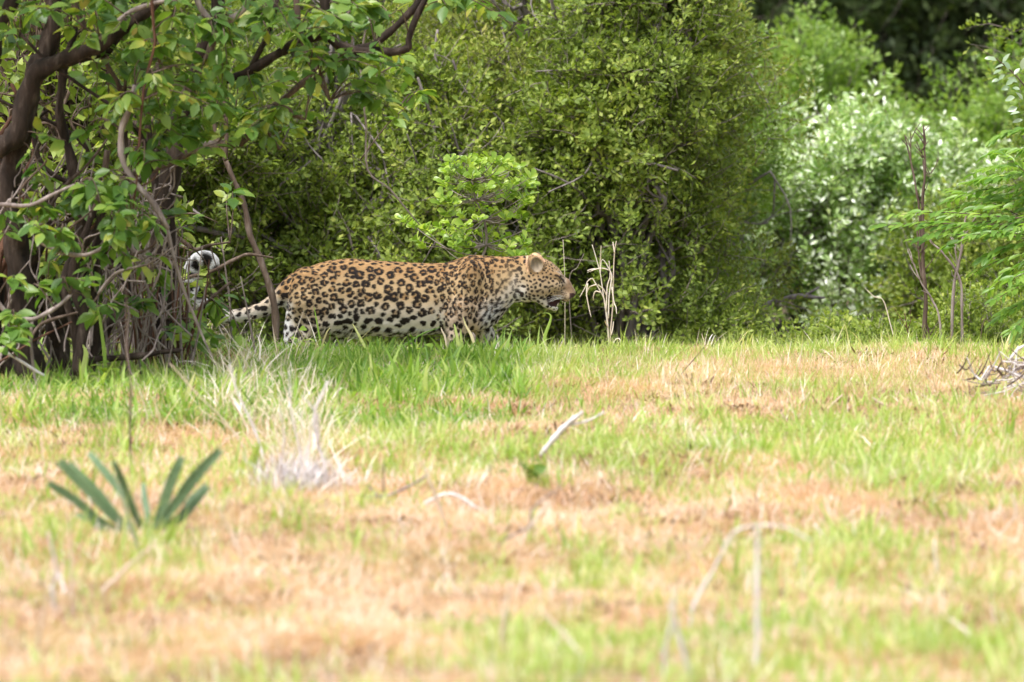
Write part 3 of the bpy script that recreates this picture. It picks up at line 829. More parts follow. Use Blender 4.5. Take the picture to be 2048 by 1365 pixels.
def stem_thicket():
    # brown upright shoots between the trunks
    Y=27.5
    b=W(320,740,Y); b[2]=float(ground_z(b[0],Y))
    root=thing('shoot_clump','clump of reddish brown upright dead shoots between the tree trunks and the curled tail','dead shoots',b)
    for i in range(90):
        x0=random.gauss(305,48); y0=745
        x1=x0+random.gauss(0,26); y1=random.uniform(440,600)
        mb=MB(); mb.tube(Wpts([(x0,y0),(x0*.6+x1*.4+random.gauss(0,6),(y0*.6+y1*.4)),(x1,y1)],Y+random.uniform(-.3,.5),random.uniform(-.1,.1)),[.006,.005,.002],5,3)
        mb.build('shoot',M[random.choice(['bark_red','bark_red','bark_brown','bark_grey'])],root)
stem_thicket()

def sapling():
    Y=30.75
    b=W(955,700,Y); b[2]=float(ground_z(b[0],Y))
    root=thing('sapling','young sapling with bright green rounded leaves behind the leopard\'s shoulders','sapling',b)
    tr=MB(); zpx=proj(*b)[1]
    tr.tube(Wpts([(945,zpx),(950,600),(958,530),(972,490),(968,440),(952,400),(942,360),(935,320)],Y),[.009,.008,.007,.006,.005,.004,.003,.002],6,3,wob=.004)
    tr.build('trunk',M['bark_grey'],root)
    tips=[(900,318),(915,335),(940,318),(955,322),(895,345),(925,350),(960,345),(990,318),(1000,330),(985,350),(1015,345),(1045,345),(1058,350),(890,372),
          (915,380),(945,375),(975,375),(1005,365),(1030,365),(1055,372),(885,395),(905,405),(935,400),(965,400),(995,395),(1020,390),(1040,400),(1055,405),
          (900,425),(925,430),(950,425),(980,420),(1010,425),(1035,425),(1045,435),(915,455),(940,460),(890,465),(965,450),(1000,450),(905,480),(925,485),
          (1005,480),(1020,490),(1045,490),(1055,500),(995,500),(1035,512),(1010,512),(940,490),(812,438),(828,452),(845,460),(858,468),(838,480),(850,488),(880,490)]
    axis=Wpts([(958,530),(972,490),(968,440),(952,400),(942,360)],Y)
    P=[];D=[];N=[];S=[];mb=MB()
    for (x,y) in tips+[(a_+random.gauss(0,13),b_+random.gauss(0,13)) for a_,b_ in tips if a_>870]:
        dy=random.uniform(-.22,.22)
        q=W(x+random.gauss(0,3),y+random.gauss(0,3),Y+dy)
        # join to the nearest lower axis point
        lower=[a for a in axis if a[2]<q[2]+.02] or [axis[0]]
        a=min(lower,key=lambda v:np.linalg.norm(v-q))
        mid=(a*.45+q*.55)+np.array((0,0,-.02))+RNG.normal(0,.008,3)
        if x<870: a=W(960,515,Y); mid=W(895,498,Y+dy)
        mb.tube([a,mid,q],[.0032,.0022,.0013],4,3)
        ax=q-mid; ax/=np.linalg.norm(ax); ax=ax+np.array((0,0,.5)); ax/=np.linalg.norm(ax)
        nlf=random.randint(9,13)
        for k in range(nlf):
            aa=k*2.4+random.uniform(-.3,.3)
            out=np.array((math.cos(aa),math.sin(aa),0))
            D.append(out*random.uniform(.6,1.1)+ax*random.uniform(.5,1.0)); P.append(q+ax*random.uniform(-.03,.004)); N.append(ax*1.0-out*.5+np.array((0,-.5,0))+RNG.normal(0,.2,3)); S.append(random.uniform(.6,1.1))
    mb.build('twigs',M['bark_grey'],root,'stuff')
    place_leaves(root,'sapling_leaf','obovate','leaf_fresh',P,D,N,S,300,'foliage',.046,.023)
sapling()

def pinnate_shrub():
    Y=29.0
    b=W(2190,700,Y); b[2]=float(ground_z(b[0],Y))
    root=thing('feathery_shrub','feathery green shrub with long pinnate leaves reaching in over the bare saplings','shrub',b)
    st=MB(); st.tube([b,W(2180,560,Y),W(2150,430,Y),W(2120,300,Y),W(2080,180,Y)],[.016,.014,.012,.010,.006],7,4,wob=.01); st.build('trunk',M['bark_brown'],root)
    stem_pts=[W(2180,560,Y),W(2150,430,Y),W(2120,300,Y),W(2100,240,Y)]
    rach=[((2120,300),(2030,330),(1950,345)),((2120,330),(2020,350),(1940,365)),((2130,350),(2010,375),(1900,400)),((2140,380),(2040,385),(1890,425)),
          ((2140,400),(2020,410),(1870,440)),((2150,430),(2010,440),(1860,470)),((2150,430),(2000,455),(1850,455)),((2150,440),(2030,460),(1900,490)),
          ((2150,450),(1960,430),(1790,430)),((2150,450),(1950,450),(1760,452)),((2150,460),(1980,470),(1830,480)),((2160,470),(2040,490),(1960,520)),
          ((2160,480),(2040,510),(1950,545)),((2160,500),(2060,520),(1980,580)),((2170,520),(2080,560),(1990,600)),((2170,540),(2080,590),(1990,640)),
          ((2170,560),(2080,600),(2010,625)),((2170,580),(2090,620),(2020,665)),((2110,270),(2050,260),(1985,280)),((2110,280),(2050,300),(1975,310)),
          ((2140,380),(2060,350),(1990,360)),((2140,400),(2060,420),(1980,400)),((2160,480),(2080,450),(2000,470)),((2150,430),(2060,400),(1960,395)),
          ((2160,460),(2060,480),(1920,455)),((2165,500),(2090,540),(2020,560)),((2165,500),(2050,470),(1940,470)),((2150,420),(2080,380),(2010,310)),
          ((2165,500),(2090,600),(2040,690)),((2150,430),(2060,440),(1905,380))]
    P=[];D=[];N=[];S=[];rb=MB()
    for (a,m_,e) in rach:
        dy=random.uniform(-.35,.7)
        p=Wpts([a,((a[0]+m_[0])/2,(a[1]+m_[1])/2-4),m_,((e[0]+m_[0])/2,(e[1]+m_[1])/2-5),e],Y,dy)
        p[0]=min(stem_pts,key=lambda v:np.linalg.norm(v-p[0]))
        cp,cr=catmull(p,np.array([.0035,.003,.0025,.002,.0012]),6)
        rb.tube(p,[.0035,.003,.0025,.002,.0012],4,4)
        n=len(cp)
        for k in range(3,n):
            t=cp[min(k,n-1)]-cp[k-1]; t/=np.linalg.norm(t)
            for s in (-1,1):
                side=np.cross(t,(0,0,1.)); side/=np.linalg.norm(side)
                d=side*s*random.uniform(.5,.9)+t*.85+np.array((0,0,random.uniform(-.35,.15)))
                P.append(cp[k]+RNG.normal(0,.004,3)); D.append(d); N.append(np.array((0,-.35,1.))+RNG.normal(0,.3,3)); S.append(random.uniform(.7,1.15))
    rb.build('leaf_stalks',M['bark_brown'],root,'stuff')
    place_leaves(root,'pinnate_leaflet','narrow','leaf_pinnate',P,D,N,S,300,'foliage',.062,.020)
    # in-focus sprig at the top
    r2=thing('leafy_sprig','small sprig of pale grey-green oval leaves above the feathery shrub','sprig',W(2075,200,29.9))
    mb=MB(); pp=Wpts([(2100,230),(2060,185),(2030,150),(1995,120),(1950,92)],29.9); mb.tube(pp,[.005,.004,.003,.0022,.0012],5,4)
    mb.build('twig',M['bark_brown'],r2)
    P=[];D=[];N=[];S=[]
    for (x,y,ang) in [(1985,118,175),(1993,122,150),(2005,128,60),(2012,130,190),(2018,140,110),(2003,140,200),(2010,150,215),(2028,150,50),(2030,160,200),(2035,165,150),
                      (2000,160,190),(2020,175,195),(2040,180,160),(2030,195,190),(2035,215,200),(2045,200,120),(2040,225,185),(2046,240,190),(2044,140,80)]:
        a=math.radians(ang); P.append(W(x,y,29.9+random.uniform(-.04,.04))); D.append((math.cos(a),random.uniform(-.4,.4),math.sin(a))); N.append((0,-.7,.8)+RNG.normal(0,.25,3)); S.append(random.uniform(.8,1.2))
    place_leaves(r2,'grey_leaf','ovate','leaf_grey',P,D,N,S,300)
pinnate_shrub()

def bare_saplings():
    Y=29.9
    def one(name,label,stems,Yq,mat,group=None,cat='bare sapling'):
        b=W(stems[0][0][0][0],stems[0][0][0][1],Yq); b[2]=float(ground_z(b[0],Yq))
        root=thing(name,label,cat,b,group)
        for i,(pts,r) in enumerate(stems):
            pp=Wpts(pts,Yq)
            if i==0: pp[0]=b-np.array((0,0,.02))
            mb=MB(); mb.tube(pp,[q*.8 for q in r],7,6,wob=.012); mb.build('trunk' if i==0 else 'branch',M[mat],root)
            if cat=='bare sapling':
                for j in range(7 if i==0 else 3):
                    t=random.uniform(.25,.97)*(len(pp)-1); q=pp[int(t)]*(1-t%1)+pp[min(int(t)+1,len(pp)-1)]*(t%1)
                    d=np.array((random.choice([-1,1])*random.uniform(.3,.9),random.uniform(-.4,.4),random.uniform(.6,1.2)))*random.uniform(.015,.07)
                    mb=MB(); mb.tube([q,q+d*.5+RNG.normal(0,.003,3),q+d],[.003,.0022,.0018],5,3); mb.build('twig',M[mat],root)
        return root
    G='bare saplings before the silvery bush'
    one('bare_sapling','tallest bare sapling with knobbly tip and side shoots, left of the pair',
        [([(1851,700),(1850,640),(1848,529),(1844,416),(1849,341),(1846,255)],[.012,.012,.011,.009,.006,.004]),
         ([(1840,500),(1839,435),(1832,379),(1823,322),(1809,272)],[.007,.007,.006,.005,.003]),
         ([(1845,560),(1838,500),(1834,460)],[.006,.005,.004]),
         ([(1849,345),(1858,350),(1862,347)],[.003,.003,.002]),([(1823,320),(1822,285),(1820,268)],[.004,.003,.002]),
         ([(1848,380),(1846,330),(1843,300)],[.004,.004,.002]),
         ([(1850,640),(1858,660),(1862,690)],[.006,.006,.006]),([(1847,300),(1850,285),(1846,262)],[.005,.004,.005])],Y,'bark_brown',G)
    one('bare_sapling','forked bare sapling with a crooked arm, right of the pair',
        [([(1907,700),(1905,599),(1919,529),(1928,470),(1935,426)],[.009,.009,.008,.007,.004]),
         ([(1924,690),(1922,600),(1919,557),(1907,529),(1884,501),(1862,485),(1856,470)],[.008,.008,.007,.007,.006,.005,.003]),
         ([(1919,529),(1912,500),(1916,478)],[.004,.004,.002])],Y+.2,'bark_grey',G)
    one('bare_sapling','thin leaning bare shoot crossing the base of the tallest sapling',
        [([(1884,690),(1880,650),(1865,599),(1842,566),(1828,530),(1821,512)],[.007,.006,.006,.005,.004,.004])],Y-.1,'bark_grey',G)
    one('dead_stalk','short dead brown stalk leaning left of the bare saplings',
        [([(1840,700),(1815,655),(1810,625)],[.004,.003,.002]),([(1815,655),(1800,630),(1790,615)],[.003,.002,.0015]),([(1815,660),(1822,640),(1820,620)],[.002,.002,.001])],Y,'bark_red',None,'dead stalk')
    one('dead_stalk','long thin straw stalk slanting up to the left, left of the bare saplings',
        [([(1815,672),(1775,620),(1745,592),(1728,576)],[.0035,.003,.0025,.0015])],Y,'straw',None,'dead stalk')
    one('dead_stalk','twiggy dead stalk under the feathery shrub',
        [([(1950,700),(1965,655),(1980,642),(1990,635)],[.003,.003,.002,.002]),([(1965,655),(1962,640),(1970,628)],[.002,.002,.001])],Y,'bark_brown',None,'dead stalk')
    # fallen pale stick in front of the low bush
    b=W(1580,600,36.0)
    r=thing('fallen_stick','pale dead stick lying across the low green bush','stick',W(1560,640,35.7))
    mb=MB(); mb.tube(Wpts([(1505,616),(1550,604),(1600,592),(1650,596)],35.7),[.016,.014,.012,.008],6,3,wob=.01)
    mb.tube(Wpts([(1570,600),(1610,590),(1640,575)],35.7),[.010,.008,.005],5,3,wob=.01)
    mb.build('wood',M['twig_lilac'],r)
    r=thing('dead_twig','thin dead twig arching over the light green bush','twig',W(1540,200,36.3))
    mb=MB(); mb.tube(Wpts([(1395,100),(1450,130),(1490,140),(1520,175),(1540,220)],36.3),[.008,.007,.006,.005,.004],5,3,wob=.01); mb.build('wood',M['twig_lilac'],r)
bare_saplings()

def background_branches():
    Y=34.1
    L=[('dead_branch','straight green-grey branch slanting behind the leopard\'s back',[(650,600),(690,520),(720,485),(758,460)],.009,'bark_grey'),
       ('dead_branch','thin dark branch rising behind the leopard\'s lower back, left of the sapling',[(640,500),(700,445),(745,405),(770,390)],.009,'twig_lilac'),
       ('dead_branch','long pale green stem arching down to the sapling\'s left side branch',[(733,340),(770,365),(820,400),(880,455)],.009,'bark_grey'),
       ('dead_branch','grey branch fanning down behind the curled tail',[(590,470),(575,510),(562,560),(552,600)],.006,'bark_grey'),
       ('dead_branch','bent grey branch above right of the leopard\'s head',[(1143,300),(1150,287),(1165,285),(1180,320),(1200,355),(1240,400)],.010,'twig_lilac'),
       ('dead_branch','lilac-grey branch slanting under the leopard\'s chin',[(1040,600),(1070,625),(1100,640),(1150,635),(1200,620)],.007,'twig_lilac'),
       ('dead_branch','grey stem hanging in front of the olive bush',[(905,120),(930,180),(1000,240),(1010,290)],.009,'twig_lilac'),
       ('dead_branch','slanting brown branch low in the dark bush right of the dry stalk',[(1205,330),(1190,300),(1170,275)],.009,'bark_brown'),
       ('dead_branch','lilac branch behind the leopard\'s forehead',[(1000,420),(1050,470),(1100,500),(1140,520)],.007,'twig_lilac'),
       ('dead_branch','pair of pale twigs hanging below the overhanging branch tip',[(875,60),(870,110),(885,170),(880,230)],.010,'twig_lilac'),
       ]
    for nm,lab,pts,r,mt in L:
        o=thing(nm,lab,'branch',W(pts[0][0],pts[0][1],Y),'dead branches in front of the bushes')
        r*=.7; mb=MB(); mb.tube(Wpts(pts,Y),[r,r*.85,r*.5],6,5,wob=.004)
        for k in range(2):
            i=random.randint(1,len(pts)-1); x,y=pts[i]; a=random.uniform(0,6.28); l_=random.uniform(25,50)
            mb.tube(Wpts([(x,y),(x+l_*.5*math.cos(a),y+l_*.5*math.sin(a)+random.uniform(-5,5)),(x+l_*math.cos(a),y+l_*math.sin(a))],Y),[r*.5,r*.4,r*.2],4,3)
        mb.build('wood',M[mt],o)
background_branches()

# ================================================================ LEOPARD
HX=1.6                                   # voxel, photo pixels
GX0,GX1,GY0,GY1,GZ0,GZ1 = 355,1165,-76,76,490,818     # x, lateral, row
nx=int((GX1-GX0)/HX)+1; ny=int((GY1-GY0)/HX)+1; nz=int((GZ1-GZ0)/HX)+1
gx=(GX0+np.arange(nx)*HX).astype(np.float32); gy=(GY0+np.arange(ny)*HX).astype(np.float32); gz=(GZ0+np.arange(nz)*HX).astype(np.float32)

class SDF:
    def __init__(self): self.F=np.full((nx,ny,nz),60.0,np.float32)
    def box(self,lo,hi,m):
        i0=max(0,int((lo[0]-m-GX0)/HX)); i1=min(nx,int((hi[0]+m-GX0)/HX)+2)
        j0=max(0,int((lo[1]-m-GY0)/HX)); j1=min(ny,int((hi[1]+m-GY0)/HX)+2)
        k0=max(0,int((lo[2]-m-GZ0)/HX)); k1=min(nz,int((hi[2]+m-GZ0)/HX)+2)
        return slice(i0,i1),slice(j0,j1),slice(k0,k1)
    def _grid(self,s):
        return gx[s[0]][:,None,None],gy[s[1]][None,:,None],gz[s[2]][None,None,:]
    def smin(self,s,d,k):
        a=self.F[s]; h=np.clip(.5+.5*(a-d)/k,0,1)
        self.F[s]=a*(1-h)+d*h-k*h*(1-h)
    def cap(self,a,b,ra,rb,k=6,sub=False,sy=1.0):
        a=np.array(a,float);b=np.array(b,float); R=max(ra,rb)
        m=R*max(1,sy)+k+4
        s=self.box(np.minimum(a,b),np.maximum(a,b),m); X,Y,Z=self._grid(s)
        ab=b-a; ab2=np.array((ab[0],ab[1]/sy,ab[2])); L2=(ab2**2).sum()+1e-9
        px,py,pz=X-a[0],(Y-a[1])/sy,Z-a[2]
        t=np.clip((px*ab2[0]+py*ab2[1]+pz*ab2[2])/L2,0,1)
        d=np.sqrt((px-t*ab2[0])**2+(py-t*ab2[1])**2+(pz-t*ab2[2])**2)-(ra+(rb-ra)*t)
        if sub: self.ssub(s,d,k)
        else: self.smin(s,d.astype(np.float32),k)
    def ell(self,c,r,k=6,sub=False,ang=0.0):
        R=max(r); s=self.box(np.array(c)-R,np.array(c)+R,k+4); X,Y,Z=self._grid(s)
        ca,sa=math.cos(math.radians(ang)),math.sin(math.radians(ang))
        dx,dz=X-c[0],Z-c[2]
        u=dx*ca+dz*sa; v=-dx*sa+dz*ca
        q=np.sqrt((u/r[0])**2+((Y-c[1])/r[1])**2+(v/r[2])**2); q2=np.sqrt((u/r[0]**2)**2+((Y-c[1])/r[1]**2)**2+(v/r[2]**2)**2)+1e-6
        q=np.maximum(q,1e-3); d=np.where(q<.05,-min(r)*.9,q*(q-1)/q2).astype(np.float32)
        if sub: self.ssub(s,d,k)
        else: self.smin(s,d,k)
    def ssub(self,s,d,k):
        a=self.F[s]; d=-d; h=np.clip(.5-.5*(a-d)/k,0,1)
        self.F[s]=(a*(1-h)+d*h+k*h*(1-h)).astype(np.float32)

ST=np.array([ # x, top, bottom, half width
 (566,584,612,8),(576,566,634,20),(590,551,650,31),(610,538,660,39),(635,528,664,44),(665,520.5,664,46),(700,517.5,665,47),(744,521.5,669,49),(790,524,671,51),
 (847,527.5,668,51),(890,526.5,664,47),(908,522,662,45),(928,514,661,42),(948,510.5,660,38),(972,512.5,656,34),(992,513.5,648,30),(1008,514,626,27),(1025,513.5,606,26),(1045,512,600,26),(1062,512,600,27),(1078,520,598,24),(1090,535,590,14)],float)
def loft_at(x):
    return np.interp(x,ST[:,0],ST[:,1]),np.interp(x,ST[:,0],ST[:,2]),np.interp(x,ST[:,0],ST[:,3])

def leopard_sdf():
    S=SDF()
    xs=gx.astype(float); top,bot,hw=loft_at(xs)
    ker=np.exp(-(np.arange(-8,9)/4.0)**2); ker/=ker.sum()
    sm=lambda a: np.convolve(np.pad(a,8,mode='edge'),ker,mode='valid')
    top,bot,hw=sm(top),sm(bot),sm(hw)
    zc=((top+bot)/2)[:,None,None]; hh=((bot-top)/2)[:,None,None]; w=hw[:,None,None]
    Y=gy[None,:,None]; Z=gz[None,None,:]
    # slightly pear shaped section, wider low down
    v=(Z-zc)/hh; ww=w*(1+.10*np.clip(v,-1,1))
    q=(np.abs(v)**2.15+np.abs(Y/ww)**2.15)**(1/2.15)
    d=(q-1)*np.minimum(hh,w)*.95
    over=np.maximum(566-xs,0)+np.maximum(xs-1090,0)
    S.F=np.minimum(d+over[:,None,None]*1.0,60).astype(np.float32)
    N=-1                                   # camera side is negative lateral
    for s,near in ((-1,True),(1,False)):
        # shoulder blade and shoulder
        S.ell((938,s*27,578),(27,22,58),9,ang=12)
        S.cap((940,s*30,540),(918,s*30,635),14,22,14)
        S.ell((950,s*22,628),(30,20,30),14)
        # haunch
        S.ell((622,s*31,598),(42,22,58),9,ang=-8)
        S.ell((640,s*30,628),(38,18,36),12)
        # hip bone
        S.ell((610,s*20,556),(24,14,20),10)
    for s in (-1,1):
        S.ell((889,s*64,605),(11,15,46),12,sub=True,ang=8)
        S.ell((672,s*62,622),(10,14,36),12,sub=True,ang=20)
        S.ell((760,s*64,640),(70,14,9),12,sub=True)
    # near fore leg (standing back), far fore leg reaching forward
    def fore(s,sh,el,wr,pw):
        y=s*27
        S.cap((sh[0],y,sh[1]),(el[0],y*1.02,el[1]),26,17,12)
        S.cap((el[0],y*1.02,el[1]),(wr[0],y*.9,wr[1]),16.5,10.5,7)
        S.cap((wr[0],y*.9,wr[1]),(pw[0]-8,y*.85,pw[1]-6),10.5,10,6)
        S.ell((pw[0]+2,y*.85,pw[1]-1),(17,13,8.5),5)
        for t in (-8,-2.8,2.8,8): S.ell((pw[0]+13-abs(t)*.4,y*.85+t,pw[1]),(6.5,3.6,6),1.5)
    fore(-1,(925,615),(912,672),(905,745),(908,800))
    fore(1,(948,625),(968,664),(1016,722),(1058,790))
    def hind(s,hip,kn,hk,pw):
        y=s*29
        S.cap((hip[0],y*.9,hip[1]),(kn[0],y*1.0,kn[1]),35,24,14)
        S.cap((kn[0],y,kn[1]),(hk[0],y*.9,hk[1]),22,11,10)
        S.cap((hk[0]-3,y*.9,hk[1]),(pw[0]-9,y*.85,pw[1]-7),10.5,9.5,5)
        S.ell((pw[0]+2,y*.85,pw[1]-1),(18,12,8.5),5)
        for t in (-8,-2.8,2.8,8): S.ell((pw[0]+14-abs(t)*.4,y*.85+t,pw[1]),(6.5,3.4,6),1.5)
    hind(-1,(618,605),(632,645),(583,718),(560,800))
    S.cap((585,-28,628),(583,-27,690),12,19,10)
    hind(1,(625,610),(672,655),(652,735),(668,800))
    # belly skin fold towards the thigh
    S.cap((650,0,650),(720,0,663),16,12,10)
    # tail
    tp=[(590,0,566),(575,-4,582),(556,-6,598),(535,-8,613),(510,-8,624),(482,-6,631),(455,-3,634),(430,-2,628),(408,-2,612),(392,-2,592),(382,-2,568),(381,-2,546),(388,-2,528),(400,-2,518),(413,-3,516),(424,-5,522),(428,-6,532)]
    tr=[19,17,15.5,14.2,13.6,13.2,12.8,12.6,12.6,12.6,12.6,12.6,12.6,12.4,12,11,9]
    tP,tR=catmull(np.array(tp,float),np.array(tr,float),3)
    for i in range(len(tP)-1): S.cap(tP[i],tP[i+1],tR[i],tR[i+1],2.5 if i>5 else 8)
    # ---- head
    S.ell((1075,0,553),(37,29,38),10)                # skull
    S.ell((1093,0,549),(27,25,25),8,ang=25)          # forehead
    for s in (-1,1):
        S.ell((1078,s*19,574),(27,14,22),9)          # cheek
        S.ell((1112,s*16,551),(13,8,8),5,ang=35)     # brow
        S.ell((1108,s*17,570),(16,9,12),6,ang=25)    # cheekbone
        S.ell((1129,s*8.5,594),(13,9,9.5),4,ang=15)  # whisker pad
        S.ell((1112,s*12,586),(15,7,9),5,ang=10)     # upper lip
    S.cap((1108,0,553),(1140,0,585),17,9.5,7,sy=.95)  # bridge
    S.cap((1132,0,566),(1143,0,586),9,8,4)
    S.ell((1143,0,590),(7,7.5,6.5),2.5,ang=-15)     # nose pad
    # lower jaw
    for s in (-1,1): S.cap((1070,s*13,590),(1096,s*11,609),11,7,7)
    S.cap((1092,0,607),(1109,0,615),9.5,7.5,5,sy=1.25)
    # ruff under the throat
    S.ell((1052,0,583),(26,24,20),9)
    # open mouth, cut in from both sides
    for s in (-1,1):
        S.ell((1112,s*17,602.5),(15,13,6.6),1.5,sub=True,ang=14)
        S.ell((1105,s*17,604),(9.5,13,9),1.5,sub=True,ang=30)
        S.ell((1122,s*15,606),(8,13,3.5),1.2,sub=True,ang=0)
        S.ell((1123,s*19,556.5),(5.5,5,2.6),1.5,sub=True,ang=45)   # eye socket
        S.ell((1148.5,s*5,591.5),(3.0,2.2,1.6),.8,sub=True)
    S.ell((1119,0,610),(7,14,4.5),1.2,sub=True,ang=0)
    S.ell((1105,0,598),(17,8.5,12),1.0,ang=12)
    S.ell((1101,0,604),(9,9.5,9),1.0)
    # tongue and lower teeth line
    S.ell((1107,0,606),(13,6,3.5),1.5,ang=18)
    # ears: cupped shells, opening sideways and forward
    for s in (-1,1):
        c=(1071,s*25,527)
        S.ell(c,(18,8,20),4,ang=-10)
        S.ell((c[0]+3.5,c[1]+s*6.5,c[2]+1.5),(12,8,14.5),1.5,sub=True,ang=-10)
    return S.F

def surface_nets(F):
    inside=F<0
    a=inside[:-1,:-1,:-1]
    cnt=np.zeros(a.shape,np.int8)
    cor=[(i,j,k) for i in (0,1) for j in (0,1) for k in (0,1)]
    for (i,j,k) in cor: cnt+=inside[i:i+a.shape[0],j:j+a.shape[1],k:k+a.shape[2]]
    act=np.argwhere((cnt>0)&(cnt<8))
    ids=np.full(a.shape,-1,np.int64); ids[act[:,0],act[:,1],act[:,2]]=np.arange(len(act))
    vals={c:F[act[:,0]+c[0],act[:,1]+c[1],act[:,2]+c[2]] for c in cor}
    acc=np.zeros((len(act),3)); num=np.zeros(len(act))
    for ax in range(3):
        for c in cor:
            if c[ax]==1: continue
            d=list(c); d[ax]=1; d=tuple(d)
            f0,f1=vals[c],vals[d]; m=(f0<0)!=(f1<0)
            t=np.where(m,f0/(f0-f1+1e-12),0)
            p=np.array(c,float)[None,:].repeat(len(act),0); p[:,ax]=t
            acc[m]+=p[m]; num[m]+=1
    V=act+acc/np.maximum(num,1)[:,None]
    quads=[]
    for ax in range(3):
        o1,o2=[b for b in range(3) if b!=ax]
        sl0=[slice(None)]*3; sl1=[slice(None)]*3
        sl0[ax]=slice(0,-1); sl1[ax]=slice(1,None)
        A=inside[tuple(sl0)]; B=inside[tuple(sl1)]
        E=np.argwhere(A!=B); E=E[(E[:,o1]>0)&(E[:,o2]>0)]
        ok=np.ones(len(E),bool)
        for b in (o1,o2): ok&=E[:,b]<F.shape[b]-1
        E=E[ok]
        def cell(d1,d2):
            q=E.copy(); q[:,o1]-=d1; q[:,o2]-=d2; return ids[q[:,0],q[:,1],q[:,2]]
        q=np.stack([cell(0,0),cell(1,0),cell(1,1),cell(0,1)],1)
        sgn=A[E[:,0],E[:,1],E[:,2]]
        flip=sgn if ax!=1 else ~sgn
        q=np.where(flip[:,None],q[:,::-1],q)
        quads.append(q)
    return V,np.vstack(quads)

def fbm2(x,y,z,s):
    return (np.sin(x*s+1.3*np.sin(z*s*.7))+np.sin(z*s*1.13+1.7*np.sin(x*s*.6+y*s*.4))+np.sin(y*s*.9+x*s*.5))/3

# pattern ----------------------------------------------------------
MARKS=[]            # (centre xyz px, tangent frame, kind, size, elongation)
def coat_base(X,Yl,Z):
    """base coat colour (linear) at photo-space points"""
    top,bot,_=loft_at(X)
    t=np.clip((Z-top)/(bot-top),-.2,2)
    back=np.array((.36,.215,.095)); mid=np.array((.46,.335,.19)); low=np.array((.55,.49,.41)); white=np.array((.68,.68,.68))
    def mixc(a,b,f): return a+(b-a)*f[:,None]
    c=np.broadcast_to(back,(len(X),3)).copy()
    c=mixc(c,mid,sstep(.05,.42,t)); c=mixc(c,low,sstep(.45,.72,t)); c=mixc(c,white,sstep(.66,.92,t))
    # rump and haunch stay buff, legs pale
    hau=sstep(690,640,X)*sstep(760,700,Z)*sstep(560,590,X); 
    c=mixc(c,mixc(np.broadcast_to(mid,(len(X),3)),np.broadcast_to(low,(len(X),3)),sstep(600,680,Z)),hau*sstep(.35,.7,t)*.9)
    # rear edge of the thigh is white
    c=mixc(c,white,sstep(596,572,X)*sstep(590,610,Z)*sstep(540,556,X))
    # shoulder column tawny
    sh=sstep(880,900,X)*sstep(985,950,X)*sstep(.45,.6,t)*sstep(700,670,Z)
    c=mixc(c,np.broadcast_to(np.array((.44,.31,.20)),c.shape),sh*.75)
    # chest and throat white
    ch=sstep(955,990,X)*sstep(600,622,Z); c=mixc(c,np.broadcast_to(white,c.shape),ch)
    legs=sstep(690,730,Z); c=mixc(c,np.broadcast_to(np.array((.50,.41,.30)),c.shape),legs*.7)
    # inner legs/belly underside
    # tail
    tail=sstep(566,548,X)
    tc=mixc(np.broadcast_to(np.array((.50,.41,.31)),c.shape),np.broadcast_to(white,c.shape),sstep(606,632,Z-(X-535)*-.2)*.8+sstep(500,430,X)*.6)
    c=mixc(c,tc,tail)
    c=mixc(c,np.broadcast_to(np.array((.74,.74,.75)),c.shape),sstep(452,425,X)*sstep(625,600,Z))
    # ---- head
    hd=sstep(1040,1062,X)*sstep(660,645,Z)
    face=mixc(np.broadcast_to(np.array((.31,.20,.10)),c.shape),np.broadcast_to(np.array((.37,.285,.18)),c.shape),sstep(540,580,Z))
    face=mixc(face,np.broadcast_to(np.array((.20,.12,.07)),c.shape),sstep(1118,1136,X)*sstep(600,575,Z)*.8)
    face=mixc(face,np.broadcast_to(white,c.shape),sstep(584,600,Z-(X-1090)*-.05)*sstep(1110,1080,X)*.6)
    face=mixc(face,np.broadcast_to(np.array((.70,.69,.66)),c.shape),sstep(606,612,Z))
    face=mixc(face,np.broadcast_to(np.array((.66,.60,.52)),c.shape),sstep(600,604.5,Z)*sstep(1126,1134,X))
    c=mixc(c,face,hd)
    # pale stripe behind the jaw
    nk=np.exp(-((X-(1030-(Z-560)*.35))/9)**2)*sstep(535,560,Z); c=mixc(c,np.broadcast_to(np.array((.60,.53,.45)),c.shape),nk*.7)
    # pale eye surround and inner ear
    eye=np.exp(-(((X-1128)/5)**2+((Z-563)/6)**2)); c=mixc(c,np.broadcast_to(np.array((.58,.50,.40)),c.shape),eye*.8)
    return c

def spacing(x,yl,z):
    """(distance between marks, kind, vertical stretch)"""
    top,bot,_=loft_at(x); t=(z-top)/(bot-top)
    if x<566: return (15.5 if x>452 else 16.5),'blot',1.0
    if x>1108 and z>580: return 5.2,'dot',.8
    if x>1050: return (7.6 if z>545 else 6.4)+(1.6 if (z>560 and x<1100) else 0),'dot',1.0
    if x>990: return 12.0,'blot',1.15
    if z>690: return 14.5,'blot',1.0
    if x>870:
        return (14.2,'rosette',1.5) if t<.85 else (15,'blot',1.3)
    if abs(z-top)<9: return 15,'blot',.8
    if x<650: 
        return (16.5 if z<640 else 17.5),('rosette' if (z<640) else 'blot'),1.0
    if t>.74: return 20.0,'blot',.9
    return (18.5 if x<720 else 20.5),'rosette',1.0

